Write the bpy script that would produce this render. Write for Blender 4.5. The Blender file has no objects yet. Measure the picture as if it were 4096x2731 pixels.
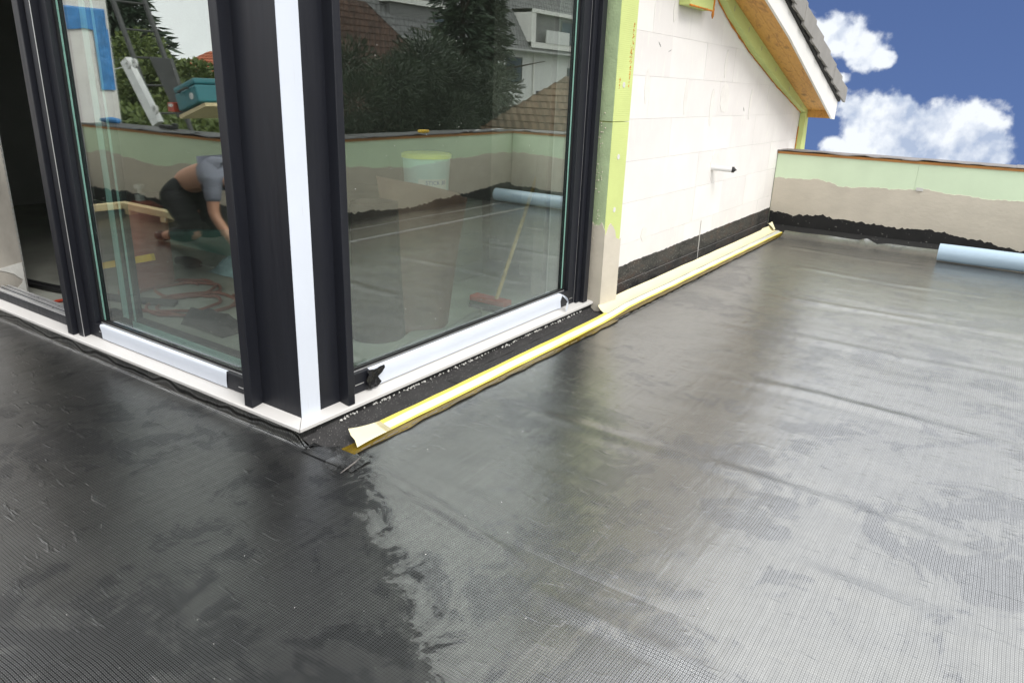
import bpy, bmesh, math, random
from mathutils import Vector, Matrix, noise as mnoise
random.seed(7)
S = bpy.context.scene
C = S.collection
R = math.radians

# ------------------------------------------------------------------ camera
cam_data = bpy.data.cameras.new('camera')
cam = bpy.data.objects.new('camera', cam_data); C.objects.link(cam)
cam_data.sensor_width = 36.0
cam_data.lens = 25.864
cam_data.clip_start = 0.02; cam_data.clip_end = 3000
CX = Vector((0.5643567, -0.8248351, 0.0338891))
CY = Vector((0.2519461, 0.2111852, 0.9444173))
CZ = Vector((-0.7861454, -0.5244500, 0.3269979))
cam.matrix_world = Matrix(((CX.x, CY.x, CZ.x, -1.62891), (CX.y, CY.y, CZ.y, -2.0245), (CX.z, CY.z, CZ.z, 1.3), (0, 0, 0, 1)))
S.camera = cam

# ------------------------------------------------------------------ light
SUN_EL, SUN_AZ = 50.0, 196.0                       # azimuth clockwise from +Y
sd = Vector((math.sin(R(SUN_AZ))*math.cos(R(SUN_EL)), math.cos(R(SUN_AZ))*math.cos(R(SUN_EL)), math.sin(R(SUN_EL))))
sl = bpy.data.lights.new('sun', 'SUN'); sl.energy = 1.35; sl.angle = R(24); sl.color = (1.0, 0.965, 0.92)
so = bpy.data.objects.new('sun', sl); C.objects.link(so)
so.rotation_euler = sd.to_track_quat('Z', 'Y').to_euler()
so.location = (0, -6, 12)
S.view_settings.view_transform = 'Standard'; S.view_settings.look = 'None'
S.view_settings.gamma = 1.0; S.view_settings.use_curve_mapping = False
S.view_settings.exposure = 0.75
S.cycles.max_bounces = 10; S.cycles.transparent_max_bounces = 16; S.cycles.glossy_bounces = 6
S.cycles.use_denoising = True

W = bpy.data.worlds.new('World'); S.world = W; W.use_nodes = True
wt = W.node_tree; wt.nodes.clear()
def wn(t, **k):
    n = wt.nodes.new(t)
    for a, b in k.items(): setattr(n, a, b)
    return n
def wl(a, b): wt.links.new(a, b)
def wmath(op, a, b=None, c=None, clamp=False):
    n = wn('ShaderNodeMath', operation=op); n.use_clamp = clamp
    for i, v in enumerate((a, b, c)):
        if v is None: continue
        if isinstance(v, (int, float)): n.inputs[i].default_value = v
        else: wl(v, n.inputs[i])
    return n.outputs[0]
def wdot(v, d):
    n = wn('ShaderNodeVectorMath', operation='DOT_PRODUCT'); wl(v, n.inputs[0]); n.inputs[1].default_value = d
    return n.outputs['Value']
def wsmooth(v, lo, hi):
    n = wn('ShaderNodeMapRange', interpolation_type='SMOOTHSTEP'); wl(v, n.inputs[0])
    n.inputs[1].default_value = lo; n.inputs[2].default_value = hi
    return n.outputs[0]
tc = wn('ShaderNodeTexCoord'); D = tc.outputs['Generated']
def wnoise(scale, detail, rough, off=(0, 0, 0)):
    a = wn('ShaderNodeVectorMath', operation='ADD'); wl(D, a.inputs[0]); a.inputs[1].default_value = off
    n = wn('ShaderNodeTexNoise'); n.inputs['Scale'].default_value = scale; n.inputs['Detail'].default_value = detail
    n.inputs['Roughness'].default_value = rough; wl(a.outputs[0], n.inputs['Vector'])
    return n.outputs['Fac']
sky = wn('ShaderNodeTexSky', sky_type='NISHITA'); sky.sun_disc = False
sky.sun_elevation = R(SUN_EL); sky.sun_rotation = R(SUN_AZ); sky.altitude = 1500; sky.dust_density = 0.2; sky.ozone_density = 4.0
vm = wn('ShaderNodeVectorMath', operation='MULTIPLY_ADD'); wl(D, vm.inputs[0])
vm.inputs[1].default_value = (1, 1, 0.75); vm.inputs[2].default_value = (0, 0, 0.42)
vnm = wn('ShaderNodeVectorMath', operation='NORMALIZE'); wl(vm.outputs[0], vnm.inputs[0]); wl(vnm.outputs[0], sky.inputs['Vector'])
def cdir(px, py):
    v = CX*((px-2048)/2942.77) - CY*((py-1365.5)/2942.77) - CZ
    return v.normalized()
def cloudn(off):
    n1 = wnoise(19, 6, 0.52, off); n2 = wnoise(70, 4, 0.5, tuple(o+2.3 for o in off))
    return wmath('ADD', wmath('MULTIPLY', wmath('SUBTRACT', n1, 0.5), 1.9), wmath('MULTIPLY', wmath('SUBTRACT', n2, 0.5), 0.38))
nz = cloudn((0.0, 0.0, 0.0)); nz_up = cloudn((0.0, 0.004, 0.012))
fld = None
LOBES = [(3330, 150, 190, 110), (3450, 195, 120, 85), (3330, 310, 70, 30), (3520, 230, 70, 40),
         (3470, 520, 165, 150), (3640, 560, 150, 150), (3815, 530, 175, 155), (3950, 615, 95, 100), (3345, 590, 70, 70), (3560, 450, 120, 70), (3710, 655, 300, 95)]
for px, py, a, b in LOBES:
    c = cdir(px, py); r = c.cross(Vector((0, 0, 1))).normalized(); u = r.cross(c).normalized()
    x = wmath('DIVIDE', wdot(D, r), a/2942.77); y = wmath('DIVIDE', wdot(D, u), b/2942.77)
    e = wmath('SUBTRACT', 1.0, wmath('SQRT', wmath('ADD', wmath('MULTIPLY', x, x), wmath('MULTIPLY', y, y))))
    e = wmath('ADD', e, wmath('MULTIPLY', wmath('MINIMUM', wdot(D, c), 0.0), 50.0))
    fld = e if fld is None else wmath('MAXIMUM', fld, e)
cum = wsmooth(wmath('ADD', fld, nz), 0.10, 0.44)
# the break in the overcast: a low window of clear sky beyond the right-hand parapet
cb = cdir(3900, 380)
hx = wmath('DIVIDE', wdot(D, cb.cross(Vector((0, 0, 1))).normalized()), 0.62)
hz = wmath('DIVIDE', wdot(D, Vector((0, 0, 1))), 0.25)
rad = wmath('SQRT', wmath('ADD', wmath('MULTIPLY', hx, hx), wmath('MULTIPLY', hz, hz)))
rad = wmath('ADD', rad, wmath('MULTIPLY', wmath('LESS_THAN', wdot(D, cb), 0.0), 9.0))
n_deck = wnoise(3.2, 6, 0.55, (5, 2, 1))
over = wsmooth(wmath('ADD', rad, wmath('MULTIPLY', wmath('SUBTRACT', n_deck, 0.5), 0.5)), 0.86, 1.25)
# cloud tones (before the Background strength of 0.1)
rampc = wn('ShaderNodeValToRGB'); cr = rampc.color_ramp
cr.elements[0].position = 0.34; cr.elements[0].color = (0.42, 0.50, 0.66, 1)
cr.elements[1].position = 0.62; cr.elements[1].color = (0.86, 0.90, 0.95, 1)
wl(wmath('ADD', wmath('ADD', 0.56, wmath('MULTIPLY', wmath('SUBTRACT', nz, nz_up), 0.55)), wmath('MULTIPLY', wmath('SUBTRACT', wnoise(13, 4, 0.5, (0.2, 0.1, 0.05)), 0.5), 0.9)), rampc.inputs[0])
cumc = wn('ShaderNodeVectorMath', operation='SCALE'); wl(rampc.outputs[0], cumc.inputs[0]); cumc.inputs['Scale'].default_value = 6.6
rampo = wn('ShaderNodeValToRGB'); co = rampo.color_ramp
co.elements[0].position = 0.3; co.elements[0].color = (0.72, 0.74, 0.78, 1)
co.elements[1].position = 0.7; co.elements[1].color = (1.0, 0.99, 0.97, 1)
wl(wnoise(2.2, 6, 0.55, (1, 4, 2)), rampo.inputs[0])
ovc = wn('ShaderNodeVectorMath', operation='SCALE'); wl(rampo.outputs[0], ovc.inputs[0]); ovc.inputs['Scale'].default_value = 13.0
hs = wn('ShaderNodeHueSaturation'); hs.inputs["Hue"].default_value = 0.512; hs.inputs['Saturation'].default_value = 1.03; hs.inputs['Value'].default_value = 0.72
wl(sky.outputs[0], hs.inputs['Color'])
m1 = wn('ShaderNodeMix', data_type='RGBA'); wl(cum, m1.inputs['Factor']); wl(hs.outputs[0], m1.inputs['A']); wl(cumc.outputs[0], m1.inputs['B'])
m2 = wn('ShaderNodeMix', data_type='RGBA'); wl(over, m2.inputs['Factor']); wl(m1.outputs['Result'], m2.inputs['A']); wl(ovc.outputs[0], m2.inputs['B'])
bg = wn('ShaderNodeBackground'); bg.inputs['Strength'].default_value = 0.10; wl(m2.outputs['Result'], bg.inputs['Color'])
wo = wn('ShaderNodeOutputWorld'); wl(bg.outputs[0], wo.inputs['Surface'])

# ------------------------------------------------------------------ materials
class NT:
    def __init__(s, name):
        s.m = bpy.data.materials.new(name); s.m.use_nodes = True; s.t = s.m.node_tree; s.t.nodes.clear()
        s.out = s.n('ShaderNodeOutputMaterial')
        s._c = None
    def n(s, t, **k):
        x = s.t.nodes.new(t)
        for a, b in k.items(): setattr(x, a, b)
        return x
    def l(s, a, b): s.t.links.new(a, b)
    def set(s, sock, v):
        if isinstance(v, bpy.types.NodeSocket): s.l(v, sock)
        elif isinstance(v, (tuple, list)) and len(v) == 3 and sock.type == 'RGBA': sock.default_value = (*v, 1)
        else: sock.default_value = v
    def obj(s):
        if not s._c: s._c = s.n('ShaderNodeTexCoord').outputs['Object']
        return s._c
    def pos(s): return s.n('ShaderNodeNewGeometry').outputs['Position']
    def scale(s, v, sc):
        x = s.n('ShaderNodeVectorMath', operation='MULTIPLY'); s.l(v, x.inputs[0]); x.inputs[1].default_value = sc; return x.outputs[0]
    def noise(s, v, scale, detail=4, rough=0.55, dist=0.0):
        x = s.n('ShaderNodeTexNoise'); s.l(v, x.inputs['Vector']); x.inputs['Scale'].default_value = scale
        x.inputs['Detail'].default_value = detail; x.inputs['Roughness'].default_value = rough; x.inputs['Distortion'].default_value = dist
        return x.outputs['Fac']
    def ramp(s, f, stops, interp='LINEAR'):
        x = s.n('ShaderNodeValToRGB'); e = x.color_ramp; e.interpolation = interp
        while len(e.elements) < len(stops): e.elements.new(0.5)
        for i, (p, c) in enumerate(stops):
            e.elements[i].position = p
            e.elements[i].color = (*c, 1) if isinstance(c, (tuple, list)) else (c, c, c, 1)
        s.l(f, x.inputs[0]); return x.outputs[0]
    def math(s, op, a, b=None, c=None, clamp=False):
        x = s.n('ShaderNodeMath', operation=op); x.use_clamp = clamp
        for i, v in enumerate((a, b, c)):
            if v is not None: s.set(x.inputs[i], v)
        return x.outputs[0]
    def mix(s, f, a, b):
        x = s.n('ShaderNodeMix', data_type='RGBA'); s.set(x.inputs['Factor'], f); s.set(x.inputs['A'], a); s.set(x.inputs['B'], b)
        return x.outputs['Result']
    def bump(s, h, strength=0.3, dist=0.002, normal=None):
        x = s.n('ShaderNodeBump'); s.set(x.inputs['Height'], h); x.inputs['Strength'].default_value = strength
        x.inputs['Distance'].default_value = dist
        if normal is not None: s.l(normal, x.inputs['Normal'])
        return x.outputs[0]
    def bsdf(s, color, rough=0.5, metal=0.0, normal=None, **k):
        b = s.n('ShaderNodeBsdfPrincipled'); s.set(b.inputs['Base Color'], color); s.set(b.inputs['Roughness'], rough)
        s.set(b.inputs['Metallic'], metal)
        if normal is not None: s.l(normal, b.inputs['Normal'])
        for a, v in k.items(): s.set(b.inputs[a.replace('_', ' ')], v)
        s.l(b.outputs[0], s.out.inputs['Surface']); return b

def plain(name, col, rough=0.5, var=0.12, scale=6.0, bump=0.15, bscale=60.0, bdist=0.002, metal=0.0, stretch=(1, 1, 1), **k):
    t = NT(name); v = t.scale(t.obj(), stretch)
    f = t.noise(v, scale, 5, 0.6)
    lo = tuple(c*(1-var) for c in col); hi = tuple(min(1, c*(1+var)) for c in col)
    c = t.ramp(f, [(0.3, lo), (0.7, hi)])
    nrm = t.bump(t.noise(v, bscale, 4, 0.6), bump, bdist) if bump else None
    rr = t.ramp(t.noise(v, scale*2.3, 3), [(0.3, max(0.02, rough-0.08)), (0.7, min(1, rough+0.08))])
    t.bsdf(c, rr, metal, nrm, **k); return t.m

def wood(name, light, dark, axis, knots=True):
    t = NT(name); st = [9, 9, 9]; st[axis] = 0.9
    v = t.scale(t.pos(), tuple(st))
    f = t.noise(v, 2.2, 6, 0.62, 1.2)
    g = t.noise(t.scale(t.pos(), tuple(60 if i != axis else 1.6 for i in range(3))), 1.0, 3)
    c = t.ramp(f, [(0.28, dark), (0.5, light), (0.75, tuple(x*0.82 for x in light))])
    c = t.mix(t.math('MULTIPLY', t.math('SUBTRACT', g, 0.45), 0.8, clamp=True), c, dark)
    if knots:
        vk = t.n('ShaderNodeTexVoronoi'); t.l(t.scale(t.pos(), (2.3, 4.0, 4.0)), vk.inputs['Vector']); vk.inputs['Scale'].default_value = 1.0
        k = t.ramp(vk.outputs['Distance'], [(0.03, 1.0), (0.13, 0.0)])
        kk = t.n('ShaderNodeSeparateColor'); t.l(k, kk.inputs[0])
        c = t.mix(t.math('MULTIPLY', kk.outputs[0], 0.75), c, tuple(x*0.45 for x in dark))
    t.bsdf(c, 0.6, 0, t.bump(g, 0.15, 0.002)); return t.m

M = {}
M['alu'] = plain('anthracite_aluminium', (0.013, 0.014, 0.019), 0.40, 0.10, 3, 0.05, 200, 0.0005, stretch=(8, 8, 0.6), Specular_IOR_Level=0.32)
M['alu_dark'] = plain('black_gasket', (0.008, 0.008, 0.009), 0.6, 0.1)
M['metal_light'] = plain('bare_aluminium', (0.62, 0.62, 0.62), 0.35, 0.08, 5, 0.05, metal=0.6)
# protective film and white painted sill, with dirt flecks
def film_mat(name, col, rough, fleck=0.35):
    t = NT(name); v = t.obj()
    n1 = t.noise(v, 4, 4); c = t.ramp(n1, [(0.3, tuple(x*0.95 for x in col)), (0.7, col)])
    vo = t.n('ShaderNodeTexVoronoi'); t.l(v, vo.inputs['Vector']); vo.inputs['Scale'].default_value = 42
    f = t.ramp(vo.outputs['Distance'], [(0.035, 1.0), (0.06, 0.0)])
    k = t.ramp(t.noise(v, 3.1, 3), [(0.5, 0.0), (0.62, 1.0)])
    s = t.n('ShaderNodeSeparateColor'); t.l(f, s.inputs[0]); s2 = t.n('ShaderNodeSeparateColor'); t.l(k, s2.inputs[0])
    fac = t.math('MULTIPLY', t.math('MULTIPLY', s.outputs[0], s2.outputs[0]), fleck)
    c = t.mix(fac, c, (0.25, 0.23, 0.2))
    scr = t.noise(t.scale(v, (30, 30, 1.4)), 3, 3)
    c = t.mix(t.math('MULTIPLY', t.math('GREATER_THAN', scr, 0.71), 0.22), c, (0.45, 0.44, 0.43))
    t.bsdf(c, rough, 0, t.bump(t.noise(v, 18, 3), 0.12, 0.002)); return t.m
M['film'] = film_mat('white_protective_film', (0.62, 0.66, 0.735), 0.35)
M['sill'] = film_mat('white_painted_sill', (0.60, 0.585, 0.565), 0.42, 0.5)
M['black_film'] = plain('black_plastic_film', (0.012, 0.012, 0.014), 0.25, 0.2, 8, 0.5, 40, 0.004)
M['teal_film'] = plain('pale_teal_film', (0.36, 0.56, 0.55), 0.35, 0.08)

def glass_mat():
    t = NT('window_glass')
    lw = t.n('ShaderNodeLayerWeight'); lw.inputs['Blend'].default_value = 0.5
    f = t.ramp(lw.outputs['Facing'], [(0.0, 0.18), (0.5, 0.29), (0.75, 0.46), (1.0, 0.95)])
    tr = t.n('ShaderNodeBsdfTransparent'); tr.inputs['Color'].default_value = (0.88, 0.945, 0.905, 1)
    gl = t.n('ShaderNodeBsdfGlossy'); gl.inputs['Roughness'].default_value = 0.0; gl.inputs['Color'].default_value = (0.94, 0.96, 0.94, 1)
    wob = t.noise(t.pos(), 1.4, 1)
    t.l(t.bump(wob, 0.04, 0.01), gl.inputs['Normal'])
    # dried mortar specks and a thin dust film
    v = t.obj(); vo = t.n('ShaderNodeTexVoronoi'); t.l(v, vo.inputs['Vector']); vo.inputs['Scale'].default_value = 30
    sp = t.ramp(vo.outputs['Distance'], [(0.05, 1.0), (0.075, 0.0)]); k = t.ramp(t.noise(v, 2.6, 3), [(0.52, 0.0), (0.6, 1.0)])
    a = t.n('ShaderNodeSeparateColor'); t.l(sp, a.inputs[0]); b = t.n('ShaderNodeSeparateColor'); t.l(k, b.inputs[0])
    fac = t.math('MULTIPLY', a.outputs[0], b.outputs[0])
    fac = t.math('ADD', t.math('MULTIPLY', fac, 0.8), 0.004)
    di = t.n('ShaderNodeBsdfDiffuse'); di.inputs['Color'].default_value = (0.6, 0.6, 0.56, 1)
    m1 = t.n('ShaderNodeMixShader'); t.l(f, m1.inputs[0]); t.l(tr.outputs[0], m1.inputs[1]); t.l(gl.outputs[0], m1.inputs[2])
    m2 = t.n('ShaderNodeMixShader'); t.l(fac, m2.inputs[0]); t.l(m1.outputs[0], m2.inputs[1]); t.l(di.outputs[0], m2.inputs[2])
    t.l(m2.outputs[0], t.out.inputs['Surface']); return t.m
M['glass'] = glass_mat()
def dark_glass():
    t = NT('far_window_glass'); t.bsdf((0.05, 0.07, 0.08), 0.05, 0, None, IOR=1.6); return t.m
M['pane'] = dark_glass()
M['glass_edge'] = plain('green_glass_edge', (0.20, 0.38, 0.32), 0.3, 0.1, bump=0)

# embossed roofing membrane: rows of small raised square rings, drag marks, dust, painted reflection, buckles
def membrane():
    t = NT('embossed_roof_membrane'); P = t.pos()
    sx = t.n('ShaderNodeSeparateXYZ'); t.l(P, sx.inputs[0])
    def grey(v):
        k = t.n('ShaderNodeSeparateColor'); t.l(v, k.inputs[0]); return k.outputs[0]
    ux = t.math('ADD', sx.outputs[0], t.math('MULTIPLY', t.noise(P, 2.5, 2), 0.03)); uy = t.math('ADD', sx.outputs[1], t.math('MULTIPLY', t.noise(P, 1.9, 2), 0.03))
    p = 0.0088
    def cell(u):
        f = t.math('FRACT', t.math('DIVIDE', u, p)); return t.math('ABSOLUTE', t.math('SUBTRACT', f, 0.5))
    d = t.math('MAXIMUM', cell(ux), cell(uy))
    ring = t.math('SUBTRACT', 1.0, t.math('DIVIDE', t.math('ABSOLUTE', t.math('SUBTRACT', d, 0.27)), 0.14), clamp=True)
    big = t.noise(P, 1.3, 7, 0.66, 0.9); mid = t.noise(P, 5.0, 7, 0.68, 1.0); fine = t.noise(P, 38, 4, 0.7)
    # reflection painted into the tone, dark facade to bright sky, along a ragged line
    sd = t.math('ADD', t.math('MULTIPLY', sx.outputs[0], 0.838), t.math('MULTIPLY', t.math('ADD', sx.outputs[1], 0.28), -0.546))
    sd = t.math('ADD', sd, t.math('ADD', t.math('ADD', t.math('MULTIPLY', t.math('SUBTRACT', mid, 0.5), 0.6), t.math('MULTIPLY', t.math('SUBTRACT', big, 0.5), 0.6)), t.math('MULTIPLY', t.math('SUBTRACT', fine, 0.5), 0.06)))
    sky_refl = grey(t.ramp(t.math('ADD', sd, 0.5), [(0.47, 0.0), (0.50, 0.7), (0.60, 1.0)]))
    patch = grey(t.ramp(t.math('ADD', t.math('MULTIPLY', big, 0.55), t.math('MULTIPLY', mid, 0.45)), [(0.465, 0.0), (0.482, 0.75), (0.56, 1.0)]))
    worn = t.math('MULTIPLY', patch, t.math('ADD', 0.35, t.math('MULTIPLY', sky_refl, 0.65)))  # wear patches, strengthened where the bright sky reflection is painted
    lo = t.math('ADD', 0.016, t.math('MULTIPLY', sky_refl, 0.125)); hi = t.math('ADD', 0.52, t.math('MULTIPLY', sky_refl, 0.10))
    ridge = t.math('MULTIPLY', ring, t.math('ADD', 0.65, t.math('MULTIPLY', fine, 0.8)))
    flat = t.math('MULTIPLY', worn, 0.45)
    k = t.math('ADD', t.math('MULTIPLY', ridge, t.math('SUBTRACT', 1.0, flat)), t.math('MULTIPLY', flat, 0.47), clamp=True)
    drag = t.noise(t.scale(P, (2.5, 60.0, 3.0)), 1.0, 4, 0.6)
    k = t.math('MULTIPLY', k, t.math('ADD', 0.70, t.math('MULTIPLY', drag, 0.60)))
    tone = t.math('ADD', t.math('ADD', 0.45, t.math('MULTIPLY', sky_refl, 0.42)), t.math('MULTIPLY', patch, t.math('SUBTRACT', 0.20, t.math('MULTIPLY', sky_refl, 0.10))))
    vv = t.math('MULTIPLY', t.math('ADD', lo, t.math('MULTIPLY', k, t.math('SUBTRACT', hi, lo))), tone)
    cc = t.n('ShaderNodeCombineColor')
    for i, q in enumerate((0.01, 0.0, -0.04)): t.l(t.math('MULTIPLY', vv, t.math('ADD', (0.965, 0.985, 1.0)[i], t.math('MULTIPLY', patch, q))), cc.inputs[i])
    col = cc.outputs[0]
    fl = t.n('ShaderNodeTexVoronoi'); t.l(P, fl.inputs['Vector']); fl.inputs['Scale'].default_value = 22
    fk = grey(t.ramp(fl.outputs['Distance'], [(0.03, 1.0), (0.05, 0.0)]))
    col = t.mix(t.math('MULTIPLY', fk, 0.5), col, (0.6, 0.6, 0.57))
    rough = t.math('ADD', t.math('SUBTRACT', 0.33, t.math('MULTIPLY', sky_refl, 0.07)), t.math('ADD', t.math('MULTIPLY', patch, -0.05), t.math('MULTIPLY', t.math('SUBTRACT', mid, 0.5), 0.10)))
    b1 = t.bump(ring, 0.22, 0.0006)
    wr = t.noise(t.scale(P, (2.2, 9.0, 1.0)), 1.3, 4, 0.55, 0.5)
    pk = t.noise(t.scale(P, (26.0, 7.0, 1.0)), 1.5, 3, 0.5, 0.4); nick = grey(t.ramp(pk, [(0.60, 0.0), (0.76, 1.0)]))
    b2 = t.bump(wr, 0.28, 0.006, b1)
    b2 = t.bump(nick, 0.45, 0.0022, b2)
    b3 = t.bump(fine, 0.25, 0.0010, b2)
    t.bsdf(col, rough, 0.9, b3, IOR=1.5); return t.m
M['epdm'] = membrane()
def granulate(name, base, speck, scale, amount):
    t = NT(name); v = t.pos(); f = t.noise(v, scale, 2, 0.7); n2 = t.noise(v, 9, 4)
    c = t.mix(t.ramp(n2, [(0.3, 0.0), (0.7, 1.0)]), tuple(x*0.7 for x in base), tuple(x*1.35 for x in base))
    k = t.n('ShaderNodeSeparateColor'); t.l(t.ramp(f, [(1-amount, 0.0), (min(1, 1.03-amount), 1.0)]), k.inputs[0])
    c = t.mix(k.outputs[0], c, speck)
    t.bsdf(c, 0.75, 0, t.bump(f, 0.5, 0.002)); return t.m
M['granule'] = granulate('granulated_bitumen_felt', (0.022, 0.021, 0.021), (0.30, 0.29, 0.27), 150, 0.35)
M['bitumen'] = granulate('black_bitumen_paint', (0.007, 0.007, 0.007), (0.35, 0.34, 0.32), 45, 0.295)
def wallcoat():
    t = NT('brushed_bitumen_coat'); v = t.pos(); s = t.n('ShaderNodeSeparateXYZ'); t.l(v, s.inputs[0])
    n1 = t.noise(t.scale(v, (3, 3, 9)), 2.2, 5, 0.6); sp = t.noise(v, 70, 3, 0.7)
    c = t.ramp(n1, [(0.34, (0.010, 0.010, 0.010)), (0.52, (0.040, 0.038, 0.035)), (0.68, (0.055, 0.034, 0.025))])
    k = t.n('ShaderNodeSeparateColor'); t.l(t.ramp(sp, [(0.60, 0.0), (0.66, 1.0)]), k.inputs[0])
    c = t.mix(t.math('MULTIPLY', k.outputs[0], 0.6), c, (0.5, 0.49, 0.46))
    t.bsdf(c, 0.6, 0, t.bump(sp, 0.3, 0.002)); return t.m
M['wallcoat'] = wallcoat()
M['seam'] = plain('chalky_lap_edge', (0.17, 0.16, 0.15), 0.5, 0.5, 14)
M['glue'] = plain('amber_adhesive', (0.13, 0.085, 0.004), 0.18, 0.5, 14, 0.4, 60, 0.003, stretch=(0.3, 3, 1), IOR=1.7)
M['cream'] = plain('cream_release_paper', (0.74, 0.68, 0.44), 0.55, 0.04, 5, 0.15, 25, 0.003)
M['yellow'] = plain('yellow_release_edge', (0.70, 0.60, 0.10), 0.45, 0.06, 5, 0.1)
M['greytape'] = plain('translucent_grey_tape', (0.60, 0.61, 0.56), 0.35, 0.08, 7, 0.25, 30, 0.003, stretch=(0.3, 2, 2))
def aac():
    t = NT('aerated_concrete'); v = t.pos(); oi = t.n('ShaderNodeObjectInfo')
    n1 = t.noise(v, 3.0, 5, 0.6); n2 = t.noise(t.scale(v, (14, 14, 3)), 2.0, 4, 0.6)
    c = t.ramp(n1, [(0.3, (0.715, 0.69, 0.665)), (0.7, (0.77, 0.745, 0.72))])
    r = t.ramp(oi.outputs['Random'], [(0.0, (0.925, 0.915, 0.92)), (1.0, (1.0, 1.0, 1.0))])
    mm = t.n('ShaderNodeMix', data_type='RGBA', blend_type='MULTIPLY'); mm.inputs['Factor'].default_value = 1
    t.l(c, mm.inputs['A']); t.l(r, mm.inputs['B'])
    k = t.n('ShaderNodeSeparateColor'); t.l(t.ramp(n2, [(0.58, 0.0), (0.66, 1.0)]), k.inputs[0])
    c = t.mix(t.math('MULTIPLY', k.outputs[0], 0.35), mm.outputs['Result'], (0.78, 0.77, 0.70))
    h = t.math('ADD', t.noise(v, 210, 3, 0.7), t.math('MULTIPLY', t.noise(v, 30, 3), 0.8))
    t.bsdf(c, 0.9, 0, t.bump(h, 0.35, 0.0025)); return t.m
M['aac'] = aac()
M['mortar'] = plain('grey_white_mortar', (0.58, 0.57, 0.54), 0.9, 0.12, 9, 0.5, 80, 0.003)
M['patch'] = plain('smeared_filler', (0.70, 0.675, 0.64), 0.9, 0.06, 9, 0.5, 50, 0.003)
def ribbed(name, col, rib):
    t = NT(name); v = t.pos(); s = t.n('ShaderNodeSeparateXYZ'); t.l(v, s.inputs[0])
    n = t.noise(v, 4, 5, 0.6); c = t.ramp(n, [(0.3, tuple(x*0.93 for x in col)), (0.7, tuple(min(1, x*1.04) for x in col))])
    w = t.math('SINE', t.math('MULTIPLY', s.outputs[2], rib))
    h = t.math('ADD', t.math('MULTIPLY', w, 0.3), t.noise(v, 120, 3))
    sp = t.noise(t.scale(v, (40, 40, 12)), 1.2, 4, 0.7)
    k = t.n('ShaderNodeSeparateColor'); t.l(t.ramp(sp, [(0.72, 0.0), (0.76, 1.0)]), k.inputs[0])
    c = t.mix(t.math('MULTIPLY', k.outputs[0], 0.3), c, (0.4, 0.36, 0.12))
    t.bsdf(c, 0.75, 0, t.bump(h, 0.35, 0.002)); return t.m
M['xps'] = ribbed('yellow_green_insulation', (0.53, 0.60, 0.22), 600)
M['xps_side'] = plain('rough_cut_insulation', (0.40, 0.50, 0.29), 0.85, 0.12, 12, 0.9, 90, 0.004)
M['eps'] = plain('pale_green_insulation', (0.60, 0.72, 0.52), 0.7, 0.05, 2.5, 0.2, 90, 0.0015)
M['render'] = plain('taupe_render', (0.53, 0.485, 0.405), 0.88, 0.07, 4, 0.4, 20, 0.005, stretch=(1, 1, 1.8))
M['foam'] = plain('orange_mounting_foam', (0.55, 0.20, 0.02), 0.8, 0.3, 20, 0.8, 80, 0.006)
M['soffit'] = wood('pine_soffit', (0.68, 0.36, 0.085), (0.34, 0.15, 0.04), 0)
M['osb'] = wood('orange_osb', (0.45, 0.20, 0.05), (0.22, 0.085, 0.02), 1, False)
M['osbx'] = wood('orange_osb_long', (0.45, 0.20, 0.05), (0.22, 0.085, 0.02), 0, False)
M['timber'] = wood('pale_timber', (0.66, 0.55, 0.33), (0.45, 0.33, 0.16), 1, False)
M['stick'] = wood('worn_broom_stick', (0.45, 0.30, 0.10), (0.25, 0.15, 0.05), 2, False)
M['white'] = plain('white_painted_board', (0.78, 0.765, 0.73), 0.5, 0.03, 3, 0.08)
M['tile'] = plain('grey_concrete_tile', (0.25, 0.24, 0.225), 0.75, 0.1, 6, 0.3, 120, 0.002)
M['underlay'] = plain('black_underlay', (0.012, 0.012, 0.012), 0.7, 0.3)
M['cap'] = plain('grey_bitumen_cap', (0.16, 0.145, 0.135), 0.55, 0.15, 5, 0.4, 60, 0.003)
M['cap_dark'] = plain('dark_bitumen_cap', (0.045, 0.043, 0.042), 0.5, 0.2, 5, 0.4, 60, 0.003)
M['roll_blue'] = plain('pale_blue_foil', (0.36, 0.47, 0.57), 0.35, 0.07, 6, 0.3, 25, 0.004, stretch=(1, 0.25, 1))
M['pvc'] = plain('white_pvc', (0.62, 0.615, 0.61), 0.35, 0.03)
M['black'] = plain('black_rubber', (0.012, 0.012, 0.013), 0.5, 0.2)
M['concrete'] = plain('grey_screed', (0.29, 0.295, 0.26), 0.85, 0.18, 2.2, 0.3, 40, 0.003)
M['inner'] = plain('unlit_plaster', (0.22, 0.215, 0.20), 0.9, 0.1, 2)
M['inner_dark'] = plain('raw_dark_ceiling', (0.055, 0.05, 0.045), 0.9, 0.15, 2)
M['plaster'] = plain('stained_plaster', (0.33, 0.305, 0.27), 0.9, 0.3, 4, 0.6, 28, 0.004, stretch=(1, 1, 0.5))
M['brown'] = plain('dark_brown_sheet', (0.035, 0.017, 0.014), 0.6, 0.2, 3, 0.3, 20, 0.01)
M['brown2'] = plain('reddish_brown_sheet', (0.12, 0.058, 0.042), 0.6, 0.25, 3, 0.3, 12, 0.01)
M['red'] = plain('red_brown_paint', (0.30, 0.075, 0.05), 0.45, 0.15)
M['redb'] = plain('bright_red', (0.45, 0.05, 0.02), 0.4, 0.1)
M['hose'] = plain('rust_red_hose', (0.20, 0.045, 0.02), 0.5, 0.15)
M['spirit'] = plain('yellow_level', (0.75, 0.48, 0.03), 0.4, 0.05)
M['teal'] = plain('teal_case', (0.02, 0.16, 0.19), 0.4, 0.1)
M['teal_board'] = plain('teal_board', (0.20, 0.36, 0.31), 0.6, 0.08)
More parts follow.
